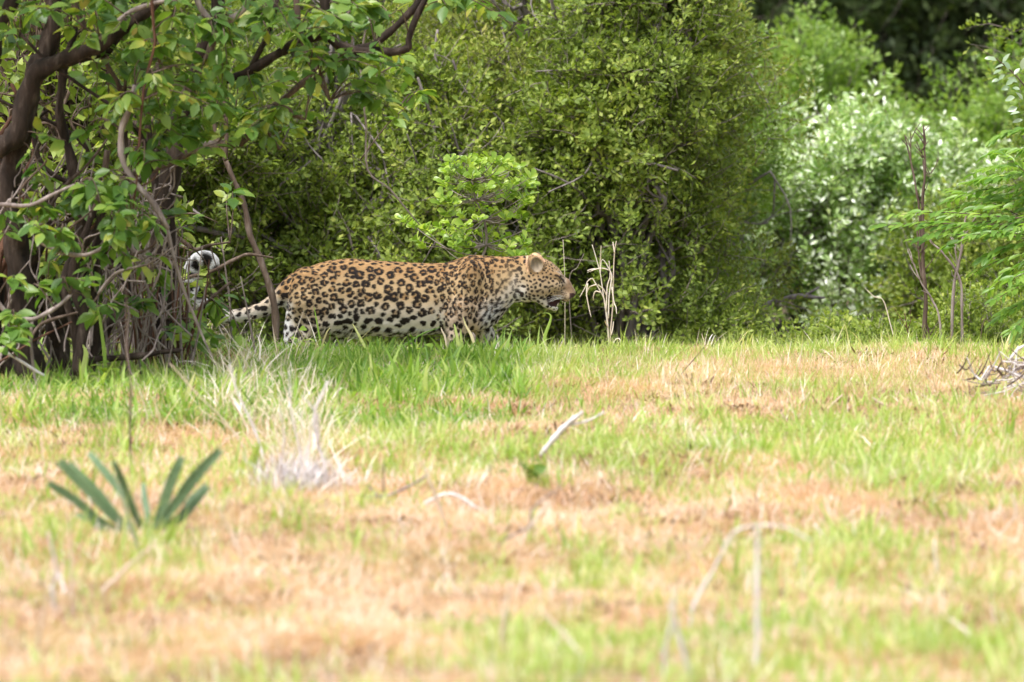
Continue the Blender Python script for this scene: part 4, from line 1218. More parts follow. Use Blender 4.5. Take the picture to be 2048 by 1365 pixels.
def make_marks(V,Nrm):
    order=RNG.permutation(len(V))
    acc=[];sz=[]
    cent=np.zeros((6000,3)); cs=np.zeros(6000); n=0
    out=[]
    for i in order:
        p=V[i]
        s,kind,el=spacing(p[0],p[1],p[2])
        if n:
            d=cent[:n]-p
            e=1.0/el if el>1 else 1.0
            dd=np.sqrt((d[:,0]*el**.5)**2+d[:,1]**2+(d[:,2]/el**.5)**2)
            if (dd<(cs[:n]+s)*.5*.87).any(): continue
        cent[n]=p; cs[n]=s; n+=1
        nn=Nrm[i]; 
        u=np.cross(nn,(0,0,1.)) if abs(nn[2])<.9 else np.cross(nn,(1.,0,0)); u/=np.linalg.norm(u)+1e-9
        v=np.cross(nn,u)
        out.append((p,u,v,kind,s,el))
        if n>=5990: break
    # smaller marks in the gaps that remain
    for i in RNG.permutation(len(V)):
        p=V[i]
        if p[0]>1050 or p[0]<566: continue
        s,kind,el=spacing(p[0],p[1],p[2])
        d=cent[:n]-p; dd=np.sqrt((d*d).sum(1))
        if (dd<(cs[:n]+s*.55)*.5*.98).any(): continue
        if n>=5990: break
        cent[n]=p; cs[n]=s*.55; n+=1
        nn=Nrm[i]; u=np.cross(nn,(0,0,1.)) if abs(nn[2])<.9 else np.cross(nn,(1.,0,0)); u/=np.linalg.norm(u)+1e-9
        out.append((p,u,np.cross(nn,u),'blot',s*.66,el))
    return out

def coat_colour(P,marks,kd):
    X,Yl,Z=P[:,0],P[:,1],P[:,2]
    c=coat_base(X,Yl,Z)
    c*= (1+.06*fbm2(X,Yl,Z,.35))[:,None]
    Pn=P+np.stack([fbm2(X,Yl,Z,.55),fbm2(Z,X,Yl,.6),fbm2(Yl,Z,X,.5)],1)*1.3
    dark=np.zeros(len(P)); fill=np.zeros(len(P))
    rs=random.Random(5)
    for (p,u,v,kind,s,el) in marks:
        s=s*(1.17 if kind!='dot' else 1.0)
        idx=[q[1] for q in kd.find_range(Vector(p),s*1.25)]
        if not idx: continue
        idx=np.array(idx); d=Pn[idx]-p
        a=d@u; b=d@v
        if el>1: a=a*el**.5; b=b/el**.5
        elif el<1: b=b/el
        head=p[0]>1050
        if kind=='rosette':
            nb=rs.choice([3,4,4,5]); s=s*rs.uniform(.88,1.12); R=s*rs.uniform(.21,.27); ph=rs.uniform(0,6.283)
            sk=rs.uniform(.85,1.15)
            f=np.clip(1.3-np.sqrt(a*a/sk+b*b*sk)/(R*1.1),0,1)
            fill[idx]=np.maximum(fill[idx],np.clip(f*2.4,0,1))
            for k in range(nb):
                th=ph+k*6.283/nb+rs.uniform(-.4,.4)
                ca,sb=math.cos(th)*R*sk**.5,math.sin(th)*R/sk**.5
                # blob stretched along the ring
                tx,ty=-math.sin(th),math.cos(th)
                da,db=a-ca,b-sb
                al=da*tx+db*ty; ac=-da*ty+db*tx
                rt=s*rs.uniform(.15,.28); rc=s*rs.uniform(.115,.18)
                q=np.sqrt((al/rt)**2+(ac/rc)**2)
                dark[idx]=np.maximum(dark[idx],np.clip((1.12-q)*4.5*rc/2.2,0,1))
        else:
            nb=rs.choice([1,2,2,3]) if kind=='blot' else 1
            r0=s*(.29 if kind=='blot' else (.27 if p[0]>1108 else .31))*rs.uniform(.85,1.15)
            th0=rs.uniform(0,3.14)
            for k in range(nb):
                o=(k-(nb-1)/2)*r0*.75
                ca,sb=math.cos(th0+k*.5)*o,math.sin(th0+k*.5)*o
                da,db=a-ca,b-sb
                rr=r0*(.85 if nb>1 else 1.1)
                sx=rs.uniform(.8,1.25)
                q=np.sqrt((da/(rr*sx))**2+(db/(rr/sx))**2)
                dark[idx]=np.maximum(dark[idx],np.clip((1.1-q)*4.2*max(rr,2.2)/3,0,1))
    # faded marks on the neck
    fade=1-.45*np.exp(-(((X-1015)/20)**2+((Z-560)/30)**2))
    fade*=1-.35*sstep(1108,1125,X)*sstep(1,0,sstep(584,580,Z))
    dark*=fade
    # no spots on the nose bridge; ears marked by hand
    br=sstep(1122,1128,X-(Z-560)*.28)*sstep(598,592,Z); dark*=1-.75*br
    ins=(((X-1072)/15)**2+((Z-527)/17)**2<1)&(np.abs(Yl)>22); dark=np.where(ins,dark*.15,dark)
    tail=(X<455)&(Z<640)
    # bars on the inside of the tail curl
    cx,cz=405.0,560.0
    ang=np.arctan2(Z-556,X-408); rad=np.hypot((X-408),(Z-556)*.62)
    inner=sstep(35,28,rad)*sstep(604,596,Z)
    bars=(np.sin(ang*8.0+.6)>-.45)*inner
    dark=np.where(tail&(Z<604),bars,dark)
    fill=np.where(X<566,0,fill)
    inn=c*np.array((.66,.52,.36)); c=c+(inn-c)*(fill*.8)[:,None]
    spot=np.array((.010,.006,.005))
    c=c+(spot-c)*np.clip(dark,0,1)[:,None]
    def stroke(pts,w,col,alpha=1.0,side=True):
        nonlocal c
        pts=np.array(pts,float); best=np.full(len(P),1e9)
        for i in range(len(pts)-1):
            a0,b0=pts[i],pts[i+1]; ab=b0-a0; L2=(ab**2).sum()
            t=np.clip(((X-a0[0])*ab[0]+(Z-a0[1])*ab[1])/L2,0,1)
            best=np.minimum(best,np.hypot(X-a0[0]-t*ab[0],Z-a0[1]-t*ab[1]))
        f=np.clip((w*1.25-best)/(w*.6),0,1)*alpha
        c=c+(np.array(col)-c)*f[:,None]
    D_=(.025,.014,.011)
    # head details read off the photograph
    stroke([(1006,560),(1000,572),(993,585),(992,596),(998,604)],1.7,D_,.9)
    stroke([(1019,556),(1008,561),(1004,566)],1.9,D_,.75)
    stroke([(984,556),(987,570),(986,580)],2.0,D_,.8)
    stroke([(1114,550),(1120,554),(1126,560),(1128,564)],1.9,D_,1)          # closed eye slit
    stroke([(1127,558),(1130,566)],1.5,D_,.8); stroke([(1112,556),(1118,561),(1124,566)],1.0,D_,.5)
    stroke([(1121,549),(1127,553),(1131,557)],.9,D_,.55)
    stroke([(1037,582),(1044,586)],3.0,D_,1)                       # big blot on the jaw
    stroke([(1059,592),(1060,597)],2.6,D_,.95)
    stroke([(1086,592),(1087,598)],2.0,D_,.8)
    stroke([(1073,581),(1082,578)],2.0,D_,.9); stroke([(1066,568),(1070,566)],1.6,D_,.9); stroke([(1083,562),(1091,559)],1.8,D_,.9); stroke([(1096,575),(1101,572)],1.7,D_,.9)
    for k in range(4):                                             # whisker rows
        z0=584+k*3.6; stroke([(1112+k,z0-1.4),(1122+k*.6,z0),(1133,z0+2.6)],.9,D_,.85)
    # lips, nose
    nose=(X>1139.0)&(Z>586)&(Z<598.5)&(Z-(X-1140)*.3>584.5); c[nose]=(.05,.022,.022)
    lip=(Z>601.5-(1140-X)*.05)&(Z<605)&(X>1120)&(X<1138)
    c[(np.abs(Yl)<10.5)&(X>1092)&(X<1126)&(Z>589)&(Z<613)]=(.035,.013,.014)
    mouth=((X-1110)/19)**2+((Z-602)/11.5)**2<1
    c[mouth&(np.abs(Yl)<14.5)]=(.035,.013,.014)
    stroke([(1094,594),(1096,603),(1097,611)],1.5,D_,.9); stroke([(1097,593),(1106,592),(1117,596),(1124,601),(1132,604)],1.3,D_,.9)
    # ear lining
    inear=(((X-1074)/12.5)**2+((Z-528)/15.5)**2<1)&(np.abs(Yl)>20)
    pale=np.array((.36,.29,.21)); st2=np.clip(.45+.5*fbm2(X*1.6,Yl,Z*.7,.5)+(X-1074)*.02,0,1)
    c=np.where(inear[:,None],(pale*(.55+.45*st2)[:,None]),c)
    stroke([(1056,541),(1054,525),(1055,512),(1062,507),(1072,508),(1080,513),(1088,522)],2.2,(.66,.42,.26),.85)
    stroke([(1057,520),(1059,530),(1060,538)],1.8,(.10,.06,.04),.7)
    return np.clip(c,0,1)

def build_leopard():
    F=leopard_sdf()
    V,Q=surface_nets(F)
    P=np.stack([GX0+V[:,0]*HX,GY0+V[:,1]*HX,GZ0+V[:,2]*HX],1)
    # keep only the largest connected piece: smooth a little first
    # neighbour smoothing
    nb=np.zeros_like(P); cn=np.zeros(len(P))
    for it in range(2):
        nb[:]=0; cn[:]=0
        for a,b in ((0,1),(1,2),(2,3),(3,0)):
            np.add.at(nb,Q[:,a],P[Q[:,b]]); np.add.at(cn,Q[:,a],1)
            np.add.at(nb,Q[:,b],P[Q[:,a]]); np.add.at(cn,Q[:,b],1)
        P=P*.5+.5*nb/np.maximum(cn,1)[:,None]
    # normals (photo space)
    fn=np.cross(P[Q[:,2]]-P[Q[:,0]],P[Q[:,3]]-P[Q[:,1]])
    vn=np.zeros_like(P)
    for k in range(4): np.add.at(vn,Q[:,k],fn)
    vn/=np.linalg.norm(vn,axis=1,keepdims=True)+1e-9
    # orientation check: outward at the top of the back
    i=np.argmin(((P-np.array((800,0,524)))**2).sum(1))
    if vn[i][2]>0: vn=-vn; Q=Q[:,::-1]
    # NB photo rows grow downward, lateral negative = towards the camera
    YD=30.0; k=1/PPM(YD)
    o0=W(0,0,YD)
    def to_world(p):
        out=np.empty_like(p)
        a=(p[:,0]-1024.0)*PXR; b=(682.5-p[:,2])*PXR
        dy=CP+b*SP; dz=-SP+b*CP; s=YD/dy
        out[:,0]=a*s; out[:,1]=YD+p[:,1]*k; out[:,2]=CAM_H+dz*s
        return out
    kd=kdtree.KDTree(len(P))
    for j,p in enumerate(P): kd.insert(Vector(p),j)
    kd.balance()
    marks=make_marks(P,vn)
    C=coat_colour(P,marks,kd)
    # wrinkles of loose skin on the shoulder/neck
    Wd=to_world(P)
    wr=np.exp(-(((P[:,0]-925)/45)**2+((P[:,2]-590)/55)**2))*np.sin(P[:,0]*.42+np.sin(P[:,2]*.05)*2.5)*.0007
    Wn=np.stack([vn[:,0],vn[:,1],-vn[:,2]],1)
    Wd=Wd+Wn*wr[:,None]
    base=np.array((W(800,808,YD)[0],YD,FOOT))
    me=mesh_from('leopard',Wd-base,Q[:,::-1] if False else Q,None,None)
    me.materials.append(attr_mat('leopard_coat'))
    ca=me.color_attributes.new('coat','FLOAT_COLOR','POINT')
    ca.data.foreach_set('color',np.concatenate([C,np.ones((len(C),1))],1).astype(np.float32).ravel())
    # make face winding agree with the normals
    f=Q[:2000]; fnn=np.cross(Wd[f[:,2]]-Wd[f[:,0]],Wd[f[:,3]]-Wd[f[:,1]])
    if ((fnn*Wn[f[:,0]]).sum(1)).mean()<0:
        me.flip_normals()
    lp=obj('leopard',me,None,None,base)
    lp['label']='spotted leopard walking right through the grass, mouth open and white-tipped tail curled up'
    lp['category']='leopard'
    # ---- fur
    nh=170000
    area=np.linalg.norm(np.cross(P[Q[:,1]]-P[Q[:,0]],P[Q[:,3]]-P[Q[:,0]]),axis=1)
    fc=(Wd[Q[:,0]]+Wd[Q[:,2]])/2
    pc=P[Q[:,0]]
    wgt=area*np.where(pc[:,2]>715,.15,1)*np.where(pc[:,1]>18,.35,1)
    mouthz=(((pc[:,0]-1110)/18)**2+((pc[:,2]-604)/11)**2<1)&(np.abs(pc[:,1])<15)
    wgt=np.where(mouthz|((pc[:,0]>1138)&(pc[:,2]>583)),0,wgt)
    wgt/=wgt.sum()
    qi=RNG.choice(len(Q),nh,p=wgt)
    uv=RNG.random((nh,2))
    def bil(A):
        q=Q[qi]; u=uv[:,:1]; v=uv[:,1:]
        return A[q[:,0]]*(1-u)*(1-v)+A[q[:,1]]*u*(1-v)+A[q[:,2]]*u*v+A[q[:,3]]*(1-u)*v
    R0=bil(Wd); Rp=bil(P); Rc=bil(C); Rn=bil(Wn); Rn/=np.linalg.norm(Rn,axis=1,keepdims=True)+1e-9
    flow=np.tile(np.array((-1.0,0,-.30)),(nh,1))
    lowleg=Rp[:,2]>640; flow[lowleg]=(-.35,0,-1)
    tl=Rp[:,0]<560; flow[tl]=(-1,0,-.3)
    cur=Rp[:,0]<452
    a=np.arctan2(-(Rp[:,2]-556),Rp[:,0]-408); flow[cur]=np.stack([np.sin(a),0*a,-np.cos(a)],1)[cur]
    belly=(Rp[:,2]>655)&(Rp[:,0]>650)&(Rp[:,0]<900); flow[belly]=(-.6,0,-.8)
    headm=Rp[:,0]>1045; flow[headm]=(-1,0,-.55)
    flow=flow+RNG.normal(0,.16,(nh,3))
    tang=flow-Rn*(flow*Rn).sum(1,keepdims=True); tang/=np.linalg.norm(tang,axis=1,keepdims=True)+1e-9
    lift=np.full(nh,.24); lift[cur]=.5; lift[belly]=.45; lift[headm]=.25
    lift+=RNG.normal(0,.08,nh)
    ln=np.full(nh,.009); ln[belly]=.020; ln[cur]=.013; ln[headm]=.006; ln[(Rp[:,0]>960)&(Rp[:,0]<1045)&(Rp[:,2]>600)]=.016
    ear=(Rp[:,0]>1050)&(Rp[:,0]<1092)&(Rp[:,2]<545)&(np.abs(Rp[:,1])>20); ln[ear]=.007
    ln*=RNG.uniform(.6,1.25,nh)
    d0=tang*np.cos(lift)[:,None]+Rn*np.sin(lift)[:,None]
    d1=tang*np.cos(lift*.4)[:,None]+Rn*np.sin(lift*.4)[:,None]
    p0=R0-Rn*.001; p1=p0+d0*(ln*.5)[:,None]; p2=p1+d1*(ln*.5)[:,None]
    hc=bpy.data.hair_curves.new('fur'); hc.add_curves([3]*nh)
    pos=np.stack([p0,p1,p2],1).reshape(-1,3)-base
    hc.attributes['position'].data.foreach_set('vector',pos.astype(np.float32).ravel())
    ra=hc.attributes.get('radius') or hc.attributes.new('radius','FLOAT','POINT')
    ra.data.foreach_set('value',np.tile(np.array((.00055,.00045,.00008),np.float32),nh))
    at=hc.attributes.new('coat','FLOAT_COLOR','CURVE')
    jit=RNG.normal(1,.07,(nh,1))
    at.data.foreach_set('color',np.concatenate([np.clip(Rc*jit,0,1),np.ones((nh,1))],1).astype(np.float32).ravel())
    fm,n_,l_=new_mat('leopard_fur')
    aa=n_.new('ShaderNodeAttribute'); aa.attribute_name='coat'
    pb=n_.new('ShaderNodeBsdfPrincipled'); pb.inputs['Roughness'].default_value=.65; pb.inputs['Specular IOR Level'].default_value=.25
    l_.new(aa.outputs['Color'],pb.inputs['Base Color'])
    oo=n_.new('ShaderNodeOutputMaterial'); l_.new(pb.outputs[0],oo.inputs['Surface'])
    hc.materials.append(fm)
    fo=bpy.data.objects.new('fur',hc); COL.objects.link(fo); fo.parent=lp; fo['kind']='stuff'
    # ---- whiskers
    mb=MB(); WM=plain_mat('whisker_white',(.85,.85,.83),.4)
    for s in (-1,1):
        for i in range(9):
            x0=1124+random.uniform(-3,6); z0=589+random.uniform(-1,9)
            L_=random.uniform(24,36); an=math.radians(random.uniform(150,205) if i<9 else random.uniform(100,140))
            x1=x0+L_*math.cos(an); z1=z0-L_*math.sin(an)*.4+L_*.30
            pts=np.array([(x0,s*(17),z0),((x0+x1)/2,s*(25),(z0+z1)/2-2.5),(x1,s*29,z1)],float)
            mb.tube(to_world(pts),[.0005,.0004,.0002],3,3); mb.build('whisker',WM,lp); mb=MB()
        for i in range(3):
            x0=1122+i*2; pts=np.array([(x0-2,s*17,550),(x0-i*5,s*23,544),(x0-4-i*8,s*27,540)],float)
            mb.tube(to_world(pts),[.0006,.0005,.0002],3,3); mb.build('whisker',WM,lp); mb=MB()
    # eyes, nearly closed
    for s in (-1,1):
        mb=MB(); u=np.linspace(0,math.pi,7); v=np.arange(10)*2*math.pi/10
        pts=[]
        for a_ in u:
            for b_ in v:
                e=np.array((math.cos(a_)*5.0,math.sin(a_)*math.sin(b_)*3.6,math.sin(a_)*math.cos(b_)*1.7))
                c_,s_=math.cos(math.radians(42)),math.sin(math.radians(42))
                pts.append((1123+e[0]*c_-e[2]*s_,s*18.0+e[1],556.5+e[0]*s_+e[2]*c_))
        V_=to_world(np.array(pts)); i_=np.arange(6)[:,None]*10; k_=np.arange(10)[None,:]; k2=(k_+1)%10
        mb.add(V_,np.stack([i_+k_,i_+k2,i_+10+k2,i_+10+k_],-1).reshape(-1,4))
        mb.build('eye',plain_mat('eye_dark',(.03,.022,.012),.15,.6),lp)
    # teeth: canines
    tm=plain_mat('tooth',(.75,.68,.5),.35)
    for s in (-1,1):
        for (a_,b_) in (((1126,s*9,601),(1124.5,s*9,608)),((1115,s*7,611),(1117,s*7.5,605.5))):
            mb=MB(); mb.tube(to_world(np.array([a_,((a_[0]+b_[0])/2,a_[1],(a_[2]+b_[2])/2),b_],float)),[.0032,.0024,.0004],6,2); mb.build('tooth',tm,lp)
build_leopard()

# ================================================================ FOREGROUND PLANTS AND STICKS
def dry_stalks():
    Y=28.9
    def z2(x,y): return (780+x/4.452,480+y/4.452)
    b=W(1218,700,Y); b[2]=float(ground_z(b[0],Y))
    root=thing('dry_grass_stalks','cluster of pale dry grass stalks with drooping seed heads in front of the leopard\'s nose','dry grass',b)
    S=[[(1950,1010),(1945,880),(1930,700),(1910,560),(1890,420),(1870,290),(1835,160),(1800,45)],
       [(1952,1010),(1965,800),(1985,560),(1990,300),(2000,100),(2015,15)],[(2000,120),(1990,60),(1985,20)],
       [(1950,960),(1940,760),(1915,560),(1880,470),(1830,390),(1800,345),(1760,370),(1740,420),(1690,510)],
       [(1945,700),(1950,520),(1965,400),(1975,320),(1940,240),(1900,180),(1880,200),(1875,300)],
       [(1870,260),(1875,150),(1880,55)],[(1960,275),(1900,255),(1840,260),(1760,290)],[(1840,262),(1800,262),(1758,275)],
       [(1975,420),(1995,560),(2012,600),(2018,660)],[(1960,300),(1975,400),(1985,540),(1980,580)],[(1880,470),(1830,460),(1810,510),(1812,540)],
       [(1760,390),(1750,480),(1770,600),(1790,685)],[(1840,400),(1800,410),(1770,430),(1745,500)],[(1940,780),(1920,740),(1915,720)],[(1970,850),(1985,780),(1990,730)],
       [(1925,640),(1935,420),(1960,320),(1950,190)],[(1930,500),(1900,440),(1850,400)],[(1960,1000),(2000,900),(2040,880),(2060,930)]]
    for s in S:
        mb=MB(); mb.tube(Wpts([z2(*p) for p in s],Y,random.uniform(-.04,.04)),[.0030,.0026,.0017],4,4); mb.build('stalk',M['straw'],root)
    def stalk(name,label,pts,r,mat,Yq,cat='grass stalk',px=None):
        bb=W(pts[0][0],pts[0][1],Yq); bb[2]=float(ground_z(bb[0],Yq))
        rt=thing(name,label,cat,bb)
        mb=MB(); pp=Wpts(pts,Yq); pp[0][2]=min(pp[0][2],bb[2]); mb.tube(pp,r,4,4); mb.build('stem',M[mat],rt); return rt
    stalk('grass_stalk','single thin upright grass stalk just past the leopard\'s nose',[(1129,695),(1130,600),(1129,540),(1126,480)],[.0022,.002,.0014],'straw',30.9)
    stalk('grass_stalk','thin leaning brown stalk crossing behind the leopard\'s forehead',[(1150,600),(1138,570),(1155,535),(1168,508)],[.0020,.0018,.0012],'bark_grey',31.2)
    stalk('grass_stalk','two-pronged dark dead stalk standing in the orange grass right of centre',[(1345,760),(1330,735),(1322,715)],[.003,.002,.0015],'bark_brown',27.4)
    # bright green curled blade under the chin
    def blade(label,pts,w,mat='grass_green',Yq=28.6):
        bb=W(pts[0][0],pts[0][1],Yq)
        rt=thing('tall_grass',label,'grass blade',bb,'tall grass blades in front of the leopard')
        P,R=catmull(Wpts(pts,Yq),np.array(w,float),4)
        n=len(P); side=np.tile(np.array((1.,0,0)),(n,1)); T=np.gradient(P,axis=0); sd=np.cross(T,(0,1.,0)); sd/=np.linalg.norm(sd,axis=1,keepdims=True)+1e-9
        V=np.concatenate([P-sd*R[:,None],P+np.array((0,-.003,0)),P+sd*R[:,None]],0)
        i=np.arange(n-1); Q=np.concatenate([np.stack([i,i+1,n+i+1,n+i],1),np.stack([n+i,n+i+1,2*n+i+1,2*n+i],1)])
        mb=MB(); mb.add(V,Q,None,.45); mb.build('blade',M[mat],rt)
    blade('bright green grass blade with a curled-over straw tip below the leopard\'s chin',[(1086,700),(1090,672),(1098,650),(1102,634),(1096,627),(1086,627)],[.006,.007,.006,.004,.002,.001])
    blade('long green grass blade bending left in front of the foreleg',[(950,700),(943,672),(932,652),(926,634)],[.006,.006,.004,.001],'grass_green')
    blade('upright green blade with a kinked dry tip before the elbow',[(918,706),(915,680),(910,655),(908,648)],[.007,.007,.004,.001],'grass_green')
    blade('broad green blade slanting up right before the hind leg',[(646,720),(640,680),(633,640),(628,615)],[.004,.004,.003,.001],'grass_lush')
    blade('green blade arching right in front of the belly fold',[(745,720),(725,685),(712,660),(705,648)],[.006,.006,.004,.001],'grass_green')
    blade('long flat green blade lying forward across the belly',[(780,705),(810,690),(845,668),(880,655)],[.004,.004,.003,.001],'grass_lush')
    blade('curled straw-coloured blade before the foreleg',[(895,705),(890,675),(884,662),(882,655)],[.003,.004,.003,.001],'straw')
    blade('tall green blade between the trunk and the dead shoots',[(168,800),(165,750),(172,710),(166,690)],[.010,.012,.009,.002],'grass_green',26.2)
    blade('broad green blade at the foot of the big tree',[(108,820),(95,780),(75,740),(68,720)],[.010,.012,.009,.002],'grass_green',26.0)
    blade('tall narrow green blade right of the dark trunk',[(212,760),(208,700),(200,640),(195,615)],[.006,.007,.005,.001],'grass_green',26.2)
dry_stalks()

def frond_plant():
    Y=ground_hit(290,1075)
    b=W(290,1075,Y); b[2]=float(ground_z(b[0],Y))
    root=thing('cycad','low cycad with stiff dark blue-green fronds fanning out of the dry grass','cycad',b)
    F=[((250,1072),(214,1052),(150,1000),(100,968),15,-.05),((262,1068),(225,1030),(165,968),(122,925),18,.0),((270,1068),(240,1040),(195,985),(140,928),13,.06),
       ((280,1065),(262,1010),(215,950),(180,908),13,.1),((288,1070),(270,1030),(248,970),(228,925),12,-.1),((300,1068),(295,1030),(290,1000),(287,970),9,.1),
       ((314,1068),(320,1030),(340,970),(362,918),17,.0),((326,1066),(350,1010),(390,955),(438,903),19,.0),((332,1066),(360,1035),(385,1005),(412,975),17,.1),
       ((245,1075),(214,1058),(185,1045),(158,1030),10,.02)]
    for (p0,p1,p2,p3,wpx,dy) in F:
        pp=Wpts([p0,p1,p2,p3],Y,dy); pp[0]=b+np.array(((p0[0]-290)*.0006,0,.01))
        P,R=catmull(pp,np.array([.003,.003,.0022,.0012]),9)
        mb=MB(); mb.tube(pp,[.003,.003,.002,.001],4,4,tint=.9)
        n=len(P); L=[];D=[];N=[];ln=[]
        wm=wpx/PPM(Y)
        for i in range(3,n):
            t=P[i]-P[i-1]; t/=np.linalg.norm(t)
            sd=np.cross(t,(0,1.,0)); sd/=np.linalg.norm(sd)
            f=math.sin(min(1,(i/n))*3.0)*.55+.55
            for s in (-1,1):
                for h in (0,.5):
                    L.append(P[i-1]*(1-h)+P[i]*h); D.append(sd*s*.62+t*1.1+np.array((0,-.3,0))+RNG.normal(0,.04,3)); N.append(np.array((0,-1.,.2))+sd*s*-.35); ln.append(wm*1.15*f)
        add_leaves(mb,'narrow',L,D,N,np.array(ln),np.full(len(ln),.0058),RNG.random(len(ln))*.5)
        mb.build('frond',M['frond'],root)
frond_plant()

def sticks():
    def one(name,label,cat,lines,mat,foot=None,group=None,dy=0,part='stem'):
        fx,fy=foot if foot else lines[0][0][0]
        Y=ground_hit(fx,fy)+dy
        b=W(fx,fy,Y); b[2]=float(ground_z(b[0],Y))
        root=thing(name,label,cat,b,group)
        for pts,r in lines:
            mb=MB(); mb.tube(Wpts(pts,Y,random.uniform(-.08,.02)),[q*.9 for q in r],6,6,wob=.012); mb.build(part,M[mat],root)
        return root
    def c1(x,y): return (x/2.053,700+y/2.053)
    def c2(x,y): return (700+x/2.053,700+y/2.053)
    def c3(x,y): return (1348+x/1.883,640+y/1.883)
    one('dead_grass_clump','bleached white dead grass clump with forked upright stems right of the cycad','dead grass',
        [([c1(1340,600),c1(1335,460),c1(1315,370),c1(1300,260),c1(1345,145)],[.005,.006,.006,.006,.005]),
         ([c1(1320,380),c1(1310,270),c1(1240,190)],[.005,.005,.002]),
         ([c1(1230,580),c1(1240,440),c1(1210,300),c1(1185,200),c1(1185,95)],[.004,.004,.003,.003,.002]),
         ([c1(1120,590),c1(1150,480),c1(1165,360),c1(1140,230)],[.004,.004,.003,.002]),
         ([c1(1270,590),c1(1250,500),c1(1280,380),c1(1285,300)],[.005,.005,.004,.002]),
         ([c1(1180,590),c1(1200,480),c1(1240,420),c1(1240,250)],[.003,.003,.002,.002]),
         ([c1(1350,590),c1(1370,500),c1(1340,440)],[.003,.003,.002]),
         ([c1(1140,590),c1(1120,540),c1(1180,420)],[.003,.003,.002])],'bark_pale',c1(1250,590))
    # its matted base
    Y=ground_hit(*c1(1240,570)); mb=MB(); n=900
    cx=W(*c1(1230,580),Y); x=cx[0]+RNG.normal(0,.065,n); y=Y+RNG.normal(0,.1,n); z=ground_z(x,y)
    add_blades(mb,np.stack([x,y,z],1),RNG.uniform(.04,.16,n),RNG.uniform(.002,.006,n),RNG.random(n)*6.283,RNG.uniform(.1,1.4,n),RNG.uniform(0,1.2,n),3)
    o=mb.build('matted_straw',M['bark_pale'],None,'stuff'); 
    one('weed','tall thin brown stem standing left of the cycad\'s fan, reaching the tree\'s foot','weed',[([(262,960),(260,880),(257,780),(252,640),(250,580)],[.0045,.0045,.004,.003,.002])],'bark_brown')
    one('weed','grey-green stem leaning left, upper left of the bleached clump','weed',[([c1(1085,470),c1(1040,320),c1(985,190),c1(940,60)],[.006,.005,.004,.003])],'bark_pale')
    one('weed','pale straight stem rising beside the grey-green leaning one','weed',[([c1(1030,480),c1(990,380),c1(900,270),c1(700,60)],[.003,.003,.003,.002])],'straw')
    one('weed','pale slanting stick leaning over the cycad\'s foot','stick',[([c1(380,1020),c1(450,960),c1(530,870),c1(640,780)],[.005,.007,.005,.004])],'straw')
    one('weed','straw leaf stalk arching across the front of the cycad','weed',[([c1(585,880),c1(560,760),c1(510,610),c1(470,520)],[.004,.005,.005,.003])],'leaf_grey')
    one('weed','short stick leaning right of the cycad','stick',[([c1(1010,890),c1(970,790),c1(930,700),c1(905,640)],[.003,.004,.003,.002])],'straw')
    one('weed','forked bleached stalk in the orange grass near the bottom left','weed',
        [([c1(225,1090),c1(210,980),c1(225,900),c1(200,740)],[.006,.006,.005,.003]),([c1(225,900),c1(250,960),c1(265,990)],[.004,.004,.003])],'bark_pale')
    one('weed','straight pale stalk beside the forked bleached one','weed',[([c1(300,1090),c1(290,960),c1(282,800),c1(278,660)],[.004,.004,.003,.002])],'straw')
    one('weed','pale curved stalk at the very bottom left','weed',[([c1(130,1290),c1(170,1190),c1(190,1080),c1(200,980)],[.005,.005,.004,.002])],'straw')
    one('dead_stick','thick bleached stick leaning right in the middle of the meadow','stick',
        [([c2(770,470),c2(800,410),c2(850,350),c2(900,300),c2(960,250)],[.006,.009,.011,.010,.006]),([c2(900,305),c2(980,285),c2(1045,250)],[.005,.004,.003])],'bark_pale')
    one('dead_stick','bent brown-white twig lying in the middle of the meadow','stick',
        [([c2(265,655),c2(330,625),c2(385,600),c2(440,602),c2(520,650),c2(600,695)],[.004,.005,.006,.007,.007,.005])],'bark_pale',c2(520,690))
    one('dead_stick','straw blade leaning across the bent twig','straw',[([c2(402,745),c2(370,660),c2(330,560),c2(280,430)],[.005,.006,.005,.002])],'straw')
    one('dead_stick','small pile of crossed grey twigs left of the bent twig','twigs',
        [([c2(60,610),c2(150,598),c2(240,555),c2(315,512)],[.004,.004,.004,.003]),([c2(140,660),c2(142,560),c2(148,470)],[.003,.003,.002]),([c2(40,600),c2(130,620),c2(240,640)],[.004,.004,.003]),
         ([c2(80,560),c2(130,610),c2(190,650)],[.003,.003,.002]),([c2(20,640),c2(90,600),c2(150,600)],[.003,.003,.002])],'twig_lilac',c2(140,640))
    one('dead_stick','crooked dark twig rising right below the weed','stick',[([c2(590,835),c2(640,775),c2(730,720),c2(740,660),c2(800,610),c2(870,565)],[.002,.003,.004,.004,.003,.002])],'bark_grey')
    one('dead_stick','pale folded leaf blade below the dark twig','straw',[([c2(700,815),c2(750,720),c2(790,660),c2(815,620)],[.003,.006,.008,.005])],'straw')
    one('dead_stick','upright blurred straw near the bottom centre','straw',[([c2(640,1290),c2(632,1180),c2(640,1080),c2(650,960)],[.006,.006,.006,.003])],'straw')
    one('dead_stick','slanting pale stalk near the bottom centre','straw',[([c2(1000,1330),c2(950,1250),c2(880,1160),c2(790,1070)],[.006,.006,.005,.003])],'straw')
    one('dead_stick','short bleached straw in the green patch above the thick stick','straw',[([c2(360,380),c2(335,330),c2(300,290)],[.005,.005,.002])],'straw')
    one('weed','arching grey stem bowed over in the right foreground','weed',
        [([c3(60,1180),c3(80,1080),c3(140,960),c3(180,870),c3(225,790),c3(330,772),c3(430,785),c3(520,830)],[.005,.005,.005,.004,.004,.003,.003,.002])],'bark_pale')
